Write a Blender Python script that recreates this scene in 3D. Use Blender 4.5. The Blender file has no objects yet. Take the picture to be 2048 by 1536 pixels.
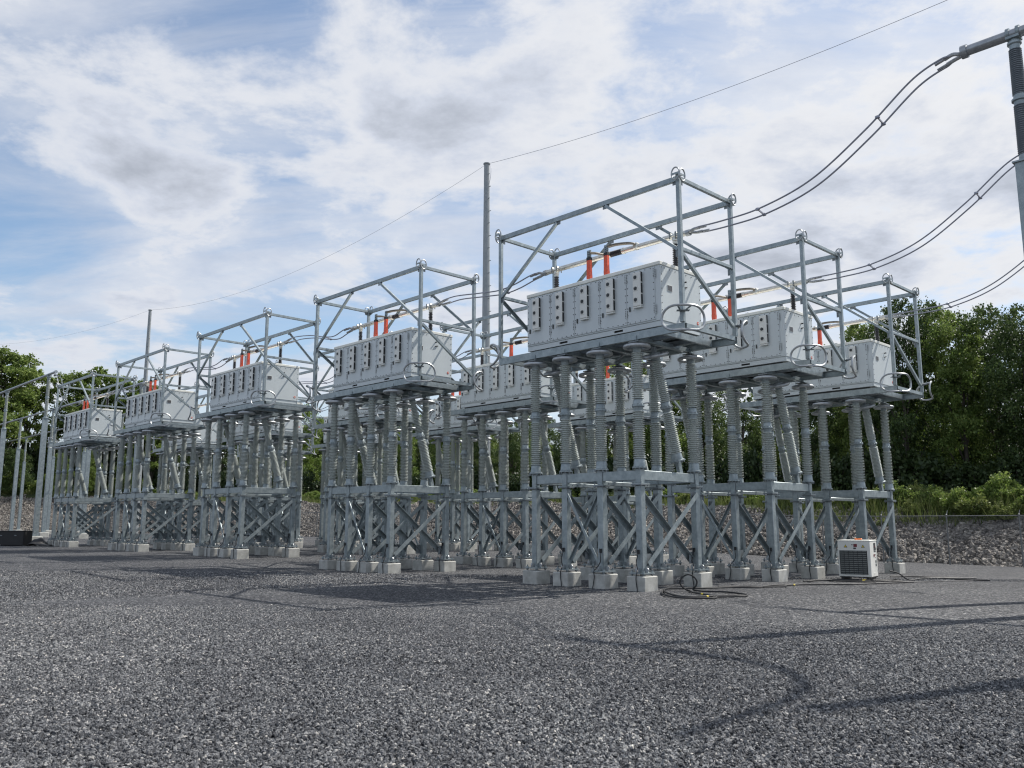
import bpy, math, random
import numpy as np
from mathutils import Vector, Matrix
random.seed(7)
rng = np.random.default_rng(11)
PI = math.pi
R = math.radians
SC = bpy.context.scene
COL = SC.collection

# ------------------------------------------------------------------ station frame
# the yard's own axes: +X runs along the three bus lines, +Y across them, origin under the unit by the tall bus post
YAW = 0.8001
CX, SX = math.cos(YAW), math.sin(YAW)
EX0, EY0 = 2.728, 23.233
def W(x, y, z=0.0):
    return Vector((EX0 + x*CX + y*SX, EY0 - x*SX + y*CX, z))
ROT = Matrix.Rotation(-YAW, 4, 'Z')

def smooth(a, b, t):
    t = min(1, max(0, (t-a)/(b-a)))
    return t*t*(3-2*t)
GX = [-400, -110, -60, -42, -20, -11, -4, 300]
GZ = [.45, .40, .36, .24, .20, -.02, 0, 0]
def gnd(x, y):
    return float(np.interp(x, GX, GZ)) - .0122*min(max(y, 0), 25)*smooth(-18, -3, x)

# ------------------------------------------------------------------ materials
def mat(name):
    m = bpy.data.materials.new(name); m.use_nodes = True
    nt = m.node_tree
    b = nt.nodes['Principled BSDF']
    return m, nt, b
def N(nt, t, **kw):
    n = nt.nodes.new(t)
    for k, v in kw.items(): setattr(n, k, v)
    return n
def L(nt, a, b): nt.links.new(a, b)
def noise(nt, scale, detail=4, rough=.55, vec=None, dist=0):
    n = N(nt, 'ShaderNodeTexNoise'); n.inputs['Scale'].default_value = scale
    n.inputs['Detail'].default_value = detail; n.inputs['Roughness'].default_value = rough
    n.inputs['Distortion'].default_value = dist
    if vec is not None: L(nt, vec, n.inputs['Vector'])
    return n
def ramp(nt, fac, stops):
    r = N(nt, 'ShaderNodeValToRGB'); cr = r.color_ramp
    while len(cr.elements) < len(stops): cr.elements.new(.5)
    for e, (p, c) in zip(cr.elements, stops):
        e.position = p; e.color = (*c, 1) if len(c) == 3 else c
    L(nt, fac, r.inputs[0]); return r
def bump(nt, b, h, strength, dist):
    bp = N(nt, 'ShaderNodeBump'); bp.inputs['Strength'].default_value = strength
    bp.inputs['Distance'].default_value = dist
    L(nt, h, bp.inputs['Height']); L(nt, bp.outputs[0], b.inputs['Normal']); return bp

def mottled(name, c0, c1, scale, rough=.5, metal=0., detail=5, rr=.12, bmp=0, spec=.5, streak=False):
    m, nt, b = mat(name)
    tc = N(nt, 'ShaderNodeTexCoord')
    v = tc.outputs['Object']
    oi = N(nt, 'ShaderNodeObjectInfo')
    ad = N(nt, 'ShaderNodeVectorMath', operation='ADD')
    ml = N(nt, 'ShaderNodeVectorMath', operation='SCALE'); ml.inputs['Scale'].default_value = 7.3
    L(nt, oi.outputs['Location'], ml.inputs[0]); L(nt, v, ad.inputs[0]); L(nt, ml.outputs[0], ad.inputs[1])
    v = ad.outputs[0]
    if streak:
        mp = N(nt, 'ShaderNodeMapping'); mp.inputs['Scale'].default_value = (1, 1, .18)
        L(nt, v, mp.inputs[0]); v = mp.outputs[0]
    n = noise(nt, scale, detail, .62, v)
    r = ramp(nt, n.outputs['Fac'], [(.3, c0), (.7, c1)])
    L(nt, r.outputs[0], b.inputs['Base Color'])
    mr = N(nt, 'ShaderNodeMapRange'); mr.inputs['To Min'].default_value = rough-rr; mr.inputs['To Max'].default_value = rough+rr
    L(nt, n.outputs['Fac'], mr.inputs[0]); L(nt, mr.outputs[0], b.inputs['Roughness'])
    b.inputs['Metallic'].default_value = metal
    b.inputs['Specular IOR Level'].default_value = spec
    if bmp: bump(nt, b, n.outputs['Fac'], bmp, .01)
    return m

M = {}
M['galv'] = mottled('galvanised_steel', (.215, .255, .272), (.375, .425, .44), 6, .42, .5, 6, .1)
M['galv_dark'] = mottled('weathered_steel', (.15, .17, .185), (.25, .275, .29), 6, .5, .4, 6, .1)
M['alum'] = mottled('bright_aluminium', (.37, .39, .40), (.49, .505, .52), 9, .42, .75, 4, .08)
M['bus'] = mottled('bus_aluminium', (.62, .60, .55), (.76, .74, .68), 7, .34, .8, 5, .1)
M['porcelain'] = mottled('grey_porcelain', (.42, .455, .435), (.50, .535, .51), 1.6, .26, 0, 4, .05)
M['paint'] = mottled('pale_grey_paint', (.55, .595, .61), (.62, .665, .675), 1.3, .33, 0, 7, .07, streak=True)
M['trim'] = mottled('cream_paint', (.80, .80, .73), (.85, .85, .79), 2, .4, 0, 5, .08)
M['concrete'] = mottled('pier_concrete', (.31, .31, .285), (.53, .53, .50), 4.0, .85, 0, 9, .08, .25)
M['rubber'] = mottled('black_rubber', (.010, .010, .011), (.022, .022, .024), 8, .5, 0)
M['dark_ins'] = mottled('brown_grey_porcelain', (.045, .045, .05), (.075, .072, .075), 3, .25, 0)
M['blue_ins'] = mottled('blue_grey_porcelain', (.23, .26, .29), (.29, .32, .35), 3, .25, 0)
M['red'] = mottled('red_sleeve', (.60, .07, .035), (.74, .12, .055), 5, .38, 0, 4, .1, .6)
M['void'] = mottled('dark_opening', (.008, .009, .011), (.018, .019, .022), 9, .5, 0)
M['braid'] = mottled('flexible_strap', (.14, .13, .115), (.24, .22, .19), 12, .45, .6)
M['white'] = mottled('white_paint', (.70, .70, .66), (.78, .78, .74), 3, .4, 0)
M['mesh_dark'] = mottled('grille_black', (.03, .034, .034), (.08, .088, .088), 14, .5, .2)
M['yellow'] = mottled('yellow_tape', (.62, .48, .05), (.70, .56, .08), 6, .5, 0)
M['orange'] = mottled('orange_plastic', (.72, .16, .02), (.80, .22, .04), 6, .4, 0)
M['plate'] = mottled('name_plate', (.05, .05, .055), (.16, .16, .165), 45, .35, .3, 2)
M['tarp'] = mottled('black_sheet', (.009, .009, .010), (.02, .02, .021), 4, .55, 0, 5, .1, .5)
M['cable'] = mottled('conductor', (.30, .31, .36), (.38, .39, .44), 9, .45, .5)
M['bark'] = mottled('bark', (.05, .042, .035), (.10, .085, .07), 5, .9, 0, 8, .05, .6, streak=True)

# insulation sheds look worn between; the chain link fabric
def m_chain():
    m, nt, b = mat('chain_link')
    tc = N(nt, 'ShaderNodeTexCoord'); sp = N(nt, 'ShaderNodeSeparateXYZ'); L(nt, tc.outputs['Object'], sp.inputs[0])
    def wire(sgn):
        a = N(nt, 'ShaderNodeMath', operation='MULTIPLY'); a.inputs[1].default_value = sgn; L(nt, sp.outputs['Z'], a.inputs[0])
        s = N(nt, 'ShaderNodeMath', operation='ADD'); L(nt, sp.outputs['X'], s.inputs[0]); L(nt, a.outputs[0], s.inputs[1])
        s2 = N(nt, 'ShaderNodeMath', operation='ADD'); L(nt, s.outputs[0], s2.inputs[0]); L(nt, sp.outputs['Y'], s2.inputs[1])
        f = N(nt, 'ShaderNodeMath', operation='MULTIPLY'); f.inputs[1].default_value = 1/.07; L(nt, s2.outputs[0], f.inputs[0])
        fr = N(nt, 'ShaderNodeMath', operation='FRACT'); L(nt, f.outputs[0], fr.inputs[0])
        l = N(nt, 'ShaderNodeMath', operation='LESS_THAN'); l.inputs[1].default_value = .04; L(nt, fr.outputs[0], l.inputs[0])
        return l
    mx = N(nt, 'ShaderNodeMath', operation='MAXIMUM'); L(nt, wire(1).outputs[0], mx.inputs[0]); L(nt, wire(-1).outputs[0], mx.inputs[1])
    L(nt, mx.outputs[0], b.inputs['Alpha'])
    b.inputs['Base Color'].default_value = (.20, .21, .21, 1); b.inputs['Metallic'].default_value = .3; b.inputs['Roughness'].default_value = .5
    return m
M['chain'] = m_chain()

def m_gravel():
    m, nt, b = mat('crushed_stone')
    tc = N(nt, 'ShaderNodeTexCoord'); v = tc.outputs['Object']
    vo = N(nt, 'ShaderNodeTexVoronoi'); vo.inputs['Scale'].default_value = 27; L(nt, v, vo.inputs['Vector'])
    sp = N(nt, 'ShaderNodeSeparateColor'); L(nt, vo.outputs['Color'], sp.inputs[0])
    r = ramp(nt, sp.outputs[0], [(.0, (.012, .013, .016)), (.4, (.045, .048, .055)), (.75, (.105, .11, .12)), (.95, (.22, .222, .226)), (1, (.42, .41, .40))])
    big = noise(nt, .16, 6, .6, v); r2 = ramp(nt, big.outputs['Fac'], [(.3, (.70, .70, .72)), (.7, (1.2, 1.19, 1.16))])
    mx = N(nt, 'ShaderNodeMix', data_type='RGBA', blend_type='MULTIPLY'); mx.inputs[0].default_value = 1
    L(nt, r.outputs[0], mx.inputs[6]); L(nt, r2.outputs[0], mx.inputs[7])
    L(nt, mx.outputs[2], b.inputs['Base Color'])
    b.inputs['Roughness'].default_value = .8; b.inputs['Specular IOR Level'].default_value = .35
    inv = N(nt, 'ShaderNodeMath', operation='SUBTRACT'); inv.inputs[0].default_value = 1; L(nt, vo.outputs['Distance'], inv.inputs[1])
    ad = N(nt, 'ShaderNodeMath', operation='ADD'); L(nt, inv.outputs[0], ad.inputs[0]); L(nt, sp.outputs[1], ad.inputs[1])
    bump(nt, b, ad.outputs[0], 1.0, .032)
    return m
M['gravel'] = m_gravel()
def m_stone(name, stops, rough=.75):
    m, nt, b = mat(name)
    oi = N(nt, 'ShaderNodeObjectInfo')
    r = ramp(nt, oi.outputs['Random'], stops)
    tc = N(nt, 'ShaderNodeTexCoord'); n = noise(nt, 2.2, 6, .65, tc.outputs['Object'])
    ge = N(nt, 'ShaderNodeNewGeometry'); nw = noise(nt, .22, 5, .6, ge.outputs['Position'])
    mm_ = N(nt, 'ShaderNodeMath', operation='MULTIPLY_ADD'); L(nt, nw.outputs['Fac'], mm_.inputs[0]); mm_.inputs[1].default_value = .9; L(nt, n.outputs['Fac'], mm_.inputs[2])
    r2 = ramp(nt, mm_.outputs[0], [(.62, (.66, .66, .68)), (1.0, (1.02, 1.01, 1.0)), (1.25, (1.34, 1.32, 1.28))])
    mx = N(nt, 'ShaderNodeMix', data_type='RGBA', blend_type='MULTIPLY'); mx.inputs[0].default_value = 1
    L(nt, r.outputs[0], mx.inputs[6]); L(nt, r2.outputs[0], mx.inputs[7]); L(nt, mx.outputs[2], b.inputs['Base Color'])
    b.inputs['Roughness'].default_value = rough; b.inputs['Specular IOR Level'].default_value = .35
    bump(nt, b, n.outputs['Fac'], .5, .05)
    return m
M['stone'] = m_stone('loose_stone', [(0, (.034, .036, .041)), (.4, (.092, .096, .105)), (.75, (.172, .178, .188)), (.95, (.30, .303, .306)), (1, (.48, .46, .43))])
M['rock'] = m_stone('bank_rock', [(0, (.10, .092, .085)), (.45, (.185, .17, .156)), (.85, (.27, .252, .228)), (1, (.40, .37, .33))], .85)
M['soil'] = mottled('bank_soil', (.05, .047, .04), (.10, .09, .075), 2, .95, 0, 8, .03, .8)
M['turf'] = mottled('hill_turf', (.035, .05, .018), (.07, .085, .03), .8, .95, 0, 8, .03, .8)

def m_leaf(name, stops, trans=.3):
    m, nt, b = mat(name)
    g = N(nt, 'ShaderNodeNewGeometry'); tc = N(nt, 'ShaderNodeTexCoord')
    n = noise(nt, .45, 3, .6, tc.outputs['Object'])
    oi = N(nt, 'ShaderNodeObjectInfo')
    a = N(nt, 'ShaderNodeMath', operation='MULTIPLY_ADD'); L(nt, g.outputs['Random Per Island'], a.inputs[0]); a.inputs[1].default_value = .5
    L(nt, n.outputs['Fac'], a.inputs[2])
    a2 = N(nt, 'ShaderNodeMath', operation='MULTIPLY_ADD'); L(nt, oi.outputs['Random'], a2.inputs[0]); a2.inputs[1].default_value = .22; L(nt, a.outputs[0], a2.inputs[2])
    r = ramp(nt, a2.outputs[0], stops)
    L(nt, r.outputs[0], b.inputs['Base Color']); b.inputs['Roughness'].default_value = .5; b.inputs['Specular IOR Level'].default_value = .3
    t = N(nt, 'ShaderNodeBsdfTranslucent'); L(nt, r.outputs[0], t.inputs['Color'])
    ms = N(nt, 'ShaderNodeMixShader'); ms.inputs[0].default_value = trans
    L(nt, b.outputs[0], ms.inputs[1]); L(nt, t.outputs[0], ms.inputs[2])
    L(nt, ms.outputs[0], nt.nodes['Material Output'].inputs['Surface'])
    return m
M['leaf'] = m_leaf('tree_leaf', [(.3, (.034, .066, .016)), (.75, (.115, .178, .040)), (1., (.22, .285, .08))], .40)
M['leaf_dark'] = m_leaf('dark_leaf', [(.3, (.014, .030, .010)), (.75, (.050, .086, .025)), (1., (.115, .165, .05))], .30)
M['leaf_bright'] = m_leaf('bright_leaf', [(.3, (.055, .105, .022)), (.75, (.14, .215, .045)), (1., (.23, .295, .08))], .45)
M['leaf_shaded'] = m_leaf('shaded_thicket_leaf', [(.3, (.010, .022, .008)), (.75, (.028, .05, .016)), (1., (.06, .09, .03))], .2)  # shade of the undergrowth is put into this darker leaf colour
M['leaf_yellow'] = m_leaf('shrub_leaf', [(.3, (.065, .105, .028)), (.75, (.155, .20, .052)), (1., (.26, .29, .10))], .38)
M['blade'] = m_leaf('grass_blade', [(.3, (.045, .075, .018)), (.8, (.10, .14, .035)), (1.2, (.17, .19, .07))], .35)

# ------------------------------------------------------------------ mesh building
class MB:
    def __init__(s): s.v = []; s.f = []; s.m = []; s.mats = []
    def mi(s, m):
        if m not in s.mats: s.mats.append(m)
        return s.mats.index(m)
    def add(s, vs, fs, m):
        o = len(s.v); k = s.mi(m)
        s.v += [tuple(v) for v in vs]
        for f in fs: s.f.append([i+o for i in f]); s.m.append(k)
    def box(s, c, d, m, mt=None, ch=0):
        x, y, z = d[0]/2, d[1]/2, d[2]/2
        if ch:
            vs = []; fs = []
            loops = []
            for zz, ins in ((-z, ch), (-z+ch, 0), (z-ch, 0), (z, ch)):
                a, b = x-ins, y-ins; q = ch if not ins else ch*.6
                lp = [(-a+q, -b), (a-q, -b), (a, -b+q), (a, b-q), (a-q, b), (-a+q, b), (-a, b-q), (-a, -b+q)]
                loops.append(len(vs)); vs += [(px, py, zz) for px, py in lp]
            for i in range(3):
                for k in range(8):
                    fs.append((loops[i]+k, loops[i]+(k+1) % 8, loops[i+1]+(k+1) % 8, loops[i+1]+k))
            fs.append(tuple(range(7, -1, -1))); fs.append(tuple(range(24, 32)))
        else:
            vs = [(-x, -y, -z), (x, -y, -z), (x, y, -z), (-x, y, -z), (-x, -y, z), (x, -y, z), (x, y, z), (-x, y, z)]
            fs = [(0, 3, 2, 1), (4, 5, 6, 7), (0, 1, 5, 4), (1, 2, 6, 5), (2, 3, 7, 6), (3, 0, 4, 7)]
        c = Vector(c)
        vs = [(mt @ Vector(v) if mt else Vector(v)) + c for v in vs]
        s.add(vs, fs, m); return s
    def beam(s, p, q, w, h, m, up=(0, 0, 1), ch=0):
        p, q = Vector(p), Vector(q); d = q-p; ln = d.length; d.normalize()
        u = Vector(up)
        if abs(d.dot(u)) > .98: u = Vector((0, 1, 0))
        sd = d.cross(u).normalized(); u = sd.cross(d)
        mt = Matrix((d, sd, u)).transposed()
        return s.box((p+q)/2, (ln, w, h), m, mt, ch)
    def angle(s, p, q, w, m, up=(0, 0, 1), t=.012):
        p, q = Vector(p), Vector(q); d = (q-p).normalized(); u = Vector(up)
        sd = d.cross(u).normalized(); u = sd.cross(d)
        s.beam(p+sd*(w/2), q+sd*(w/2), t, w, m, u)
        s.beam(p+u*(w/2-t/2), q+u*(w/2-t/2), w-.004, t, m, u)
        return s
    def lathe(s, prof, n, m, mt=None, caps=True):
        vs = []; fs = []
        for r, z in prof:
            for k in range(n):
                a = 2*PI*k/n; vs.append(Vector((r*math.cos(a), r*math.sin(a), z)))
        for i in range(len(prof)-1):
            for k in range(n):
                k2 = (k+1) % n
                fs.append((i*n+k, i*n+k2, (i+1)*n+k2, (i+1)*n+k))
        if caps:
            fs.append(tuple(range(n-1, -1, -1))); o = (len(prof)-1)*n; fs.append(tuple(range(o, o+n)))
        if mt: vs = [mt @ v for v in vs]
        s.add(vs, fs, m); return s
    def cyl(s, p, q, r, n, m, r2=None):
        p, q = Vector(p), Vector(q); d = q-p
        mt = Matrix.Translation(p) @ d.to_track_quat('Z', 'Y').to_matrix().to_4x4()
        return s.lathe([(r, 0), (r if r2 is None else r2, d.length)], n, m, mt)
    def tube(s, pts, r, n, m, closed=False, rs=None):
        pts = [Vector(p) for p in pts]; K = len(pts); vs = []; fs = []
        prev = None
        for i, p in enumerate(pts):
            if closed: d = pts[(i+1) % K]-pts[i-1]
            else: d = pts[min(i+1, K-1)]-pts[max(i-1, 0)]
            d.normalize()
            if prev is None:
                u = Vector((0, 0, 1)) if abs(d.z) < .9 else Vector((1, 0, 0))
                u = (u-d*u.dot(d)).normalized()
            else: u = (prev-d*prev.dot(d)).normalized()
            prev = u; w = d.cross(u); rr = rs[i] if rs else r
            for k in range(n):
                a = 2*PI*k/n; vs.append(p+u*(rr*math.cos(a))+w*(rr*math.sin(a)))
        for i in range(K if closed else K-1):
            j = (i+1) % K
            for k in range(n):
                k2 = (k+1) % n
                fs.append((i*n+k, i*n+k2, j*n+k2, j*n+k))
        if not closed:
            fs.append(tuple(range(n-1, -1, -1))); o = (K-1)*n; fs.append(tuple(range(o, o+n)))
        s.add(vs, fs, m); return s
    def mesh(s, name, sharp=38):
        me = bpy.data.meshes.new(name); me.from_pydata(s.v, [], s.f)
        for m in s.mats: me.materials.append(M[m])
        me.polygons.foreach_set('material_index', s.m)
        me.polygons.foreach_set('use_smooth', [True]*len(s.f))
        me.update()
        me.set_sharp_from_angle(angle=R(sharp))
        return me

def np_mesh(name, v, f, m, smooth_=False):
    me = bpy.data.meshes.new(name)
    v = np.asarray(v, np.float32); f = np.asarray(f, np.int32); k = f.shape[1]
    me.vertices.add(len(v)); me.vertices.foreach_set('co', v.ravel())
    me.loops.add(f.size); me.loops.foreach_set('vertex_index', f.ravel())
    me.polygons.add(len(f)); me.polygons.foreach_set('loop_start', np.arange(0, f.size, k, dtype=np.int32))
    if smooth_: me.polygons.foreach_set('use_smooth', np.ones(len(f), bool))
    me.materials.append(M[m]); me.update(calc_edges=True); me.validate()
    return me

def ob(name, me, parent=None, loc=(0, 0, 0), rotz=0, label=None):
    o = bpy.data.objects.new(name, me); COL.objects.link(o)
    o.location = loc
    if rotz: o.rotation_euler = (0, 0, rotz)
    if parent is not None: o.parent = parent
    if label: o['label'] = label
    return o
def tag(o, label, cat, group=None, kind=None):
    o['label'] = label; o['category'] = cat
    if group: o['group'] = group
    if kind: o['kind'] = kind
    return o
def thing(name, label, cat, x, y, z, group=None, rot=-YAW):
    o = ob(name, None); o.location = W(x, y, z); o.rotation_euler = (0, 0, rot)
    o.empty_display_size = .3
    return tag(o, label, cat, group)
def struct(o, label=None):
    o['kind'] = 'structure'
    if label: o['label'] = label
    return o
def copy_tree(o, parent=None):
    c = o.copy(); COL.objects.link(c)
    if parent is not None: c.parent = parent
    for ch in list(KIDS.get(o.name, ())): copy_tree(ch, c)
    return c
KIDS = {}
def index_kids():
    KIDS.clear()
    for o in COL.objects:
        if o.parent: KIDS.setdefault(o.parent.name, []).append(o)

# ================================================================== THE EQUIPMENT PLATFORM
CXS = [-1.765, -.651, .571, 1.788]
CYS = 1.171
HP, HM, HT = 6.255, 8.24, 10.04
CL, CW = 3.184, 1.17

def shed_profile(z0, z1, r0, r1, nsh):
    pr = []
    for i in range(nsh):
        t = i/nsh; za = z0+(z1-z0)*t; dz = (z1-z0)/nsh; core = r0+(r1-r0)*t
        big = core*1.62
        pr += [(core, za), (core*1.02, za+dz*.22), (big, za+dz*.40), (big, za+dz*.56), (core*1.10, za+dz*.90)]
    pr.append((r1, z1)); return pr
def insulator_mesh(h, nseg=18):
    """two porcelain sections between cast flanges, base at z=0"""
    mb = MB(); k = h/3.12
    def sec(z0, z1, r0, r1): mb.lathe(shed_profile(z0*k, z1*k, r0, r1, 22), nseg, 'porcelain', caps=False)
    def cast(pr, n=20): mb.lathe([(r, z*k) for r, z in pr], n, 'galv', caps=True)
    cast([(.185, 0), (.185, .03), (.15, .045), (.135, .20), (.128, .23)])
    sec(.22, 1.43, .098, .093)
    cast([(.112, 1.42), (.115, 1.46), (.128, 1.52), (.155, 1.535), (.155, 1.575), (.128, 1.59), (.118, 1.70), (.105, 1.72)])
    sec(1.71, 2.92, .091, .086)
    cast([(.10, 2.91), (.108, 2.94), (.115, 3.06), (.145, 3.075), (.145, 3.12)])
    for zz, r in ((.012, .165), (1.555, .14)):
        for i in range(10):
            a = 2*PI*i/10
            mb.box((r*math.cos(a), r*math.sin(a), zz*k-.02 if zz < .1 else zz*k), (.026, .026, .075), 'galv_dark')
    return mb.mesh('insulator')
def ring_mesh():
    mb = MB()
    pts = [(.30*math.cos(a), .30*math.sin(a), 0) for a in np.linspace(0, 2*PI, 28, endpoint=False)]
    mb.tube(pts, .052, 10, 'alum', closed=True)
    for a in (.5, .5+2*PI/3, .5+4*PI/3):
        mb.beam((.10*math.cos(a), .10*math.sin(a), .03), (.27*math.cos(a), .27*math.sin(a), .02), .05, .012, 'galv')
    return mb.mesh('corona_ring')
def loop_mesh(w, h, bow, r, tilt=0, brk=True):
    """rounded oblong loop bent round a corner; faces +X of its own axes, bowed outwards in the middle"""
    mb = MB(); pts = []
    rr = min(w, h)*.46; segs = 7
    for cx, cy, a0 in ((w/2-rr, h/2-rr, 0), (-w/2+rr, h/2-rr, PI/2), (-w/2+rr, -h/2+rr, PI), (w/2-rr, -h/2+rr, 1.5*PI)):
        for i in range(segs):
            a = a0+PI/2*i/(segs-1); pts.append((cx+rr*math.cos(a), cy+rr*math.sin(a)))
    dense = []
    for i in range(len(pts)):
        p, q = pts[i], pts[(i+1) % len(pts)]
        n = max(1, int(math.dist(p, q)/.09))
        for k in range(n): dense.append((p[0]+(q[0]-p[0])*k/n, p[1]+(q[1]-p[1])*k/n))
    out = [(bow*(1-(2*t/w)**2), t, z) for t, z in dense]
    rm = Matrix.Rotation(tilt, 3, 'Y')
    mb.tube([rm @ Vector(p) for p in out], r, 8, 'alum', closed=True)
    if brk:
        for t in (-.16, .16):
            mb.beam(rm @ Vector((-.02, t*.25, h*.36)), rm @ Vector((bow*.9, t, h*.485)), .05, .014, 'galv')
        mb.box(rm @ Vector((.03, 0, h*.36)), (.12, .30, .02), 'galv_dark')
    else:
        mb.beam(rm @ Vector((0, 0, -h*.2)), rm @ Vector((bow*.95, 0, h*.48)), .04, .012, 'galv')
        mb.beam(rm @ Vector((0, 0, -h*.2)), rm @ Vector((bow*.95, 0, -h*.48)), .04, .012, 'galv')
    return mb.mesh('corner_loop')

def pier_mesh():
    mb = MB(); mb.box((0, 0, -.03), (.54, .54, .76), 'concrete', ch=.02); return mb.mesh('concrete_pier')
def column_mesh():
    mb = MB(); mb.beam((0, 0, .43), (0, 0, 2.515), .18, .18, 'galv', ch=.012)
    mb.box((0, 0, 2.53), (.31, .31, .024), 'galv_dark'); mb.box((0, 0, 2.556), (.31, .31, .024), 'galv')
    mb.beam((0, 0, 2.568), (0, 0, 2.93), .165, .165, 'galv', ch=.012)
    for a in (-1, 1):
        for b in (-1, 1): mb.cyl((a*.125, b*.125, 2.49), (a*.125, b*.125, 2.60), .016, 6, 'galv_dark')
    return mb.mesh('column')
def base_mesh():
    mb = MB(); mb.box((0, 0, .415), (.44, .44, .028), 'galv')
    for a in (-1, 1):
        for b in (-1, 1):
            mb.cyl((a*.17, b*.17, .30), (a*.17, b*.17, .50), .018, 6, 'galv_dark')
            mb.cyl((a*.17, b*.17, .43), (a*.17, b*.17, .46), .036, 6, 'galv')
            mb.cyl((a*.17, b*.17, .37), (a*.17, b*.17, .40), .036, 6, 'galv_dark')
    for k in range(4):                                            # rounded stiffener ears against each face of the column
        rm = Matrix.Rotation(k*PI/2, 3, 'Z')
        c = rm @ Vector((.145, 0, .485)); n = rm @ Vector((0, 1, 0))
        mb.cyl(c-n*.012, c+n*.012, .06, 14, 'alum')
    return mb.mesh('base_plate')
def lead_mesh(flip):
    mb = MB(); s = 1 if flip else -1
    pts = [(.02*s, -.105, .95), (.02*s, -.13, .85), (.05*s, -.16, .66), (-.02*s, -.2, .52), (-.06*s, -.29, .42), (-.04*s, -.300, .28), (-.08*s, -.31, .05), (-.09*s, -.34, -.06)]
    mb.tube(spline(pts, 4), .013, 6, 'rubber'); mb.box((.02*s, -.11, .92), (.05, .05, .10), 'rubber')
    return mb.mesh('ground_lead')
def spline(pts, n):
    P = [Vector(p) for p in pts]; out = []
    for i in range(len(P)-1):
        p0, p1, p2, p3 = P[max(i-1, 0)], P[i], P[i+1], P[min(i+2, len(P)-1)]
        for k in range(n):
            t = k/n
            out.append(.5*((2*p1)+(p2-p0)*t+(2*p0-5*p1+4*p2-p3)*t*t+(3*p1-p0-3*p2+p3)*t**3))
    out.append(P[-1]); return out

ME = dict(pier=pier_mesh(), col=column_mesh(), base=base_mesh(), ins=insulator_mesh(3.10), ring=ring_mesh(),
          bigloop=loop_mesh(1.02, .60, .26, .031), topring=None)
mb = MB(); mb.tube([(0, .115*math.cos(a), .155*math.sin(a)) for a in np.linspace(0, 2*PI, 20, endpoint=False)], .019, 8, 'alum', closed=True); mb.beam((0, -.12, 0), (0, .14, 0), .012, .05, 'galv'); mb.beam((-.07, 0, 0), (-.005, 0, 0), .03, .03, 'galv_dark')
ME['topring'] = mb.mesh('corner_ring')
ME['diag'] = insulator_mesh(2.86)
ME['lead1'], ME['lead2'] = lead_mesh(0), lead_mesh(1)

def one(fn, *a, **k):
    mb = MB(); getattr(mb, fn)(*a, **k); return mb

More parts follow.
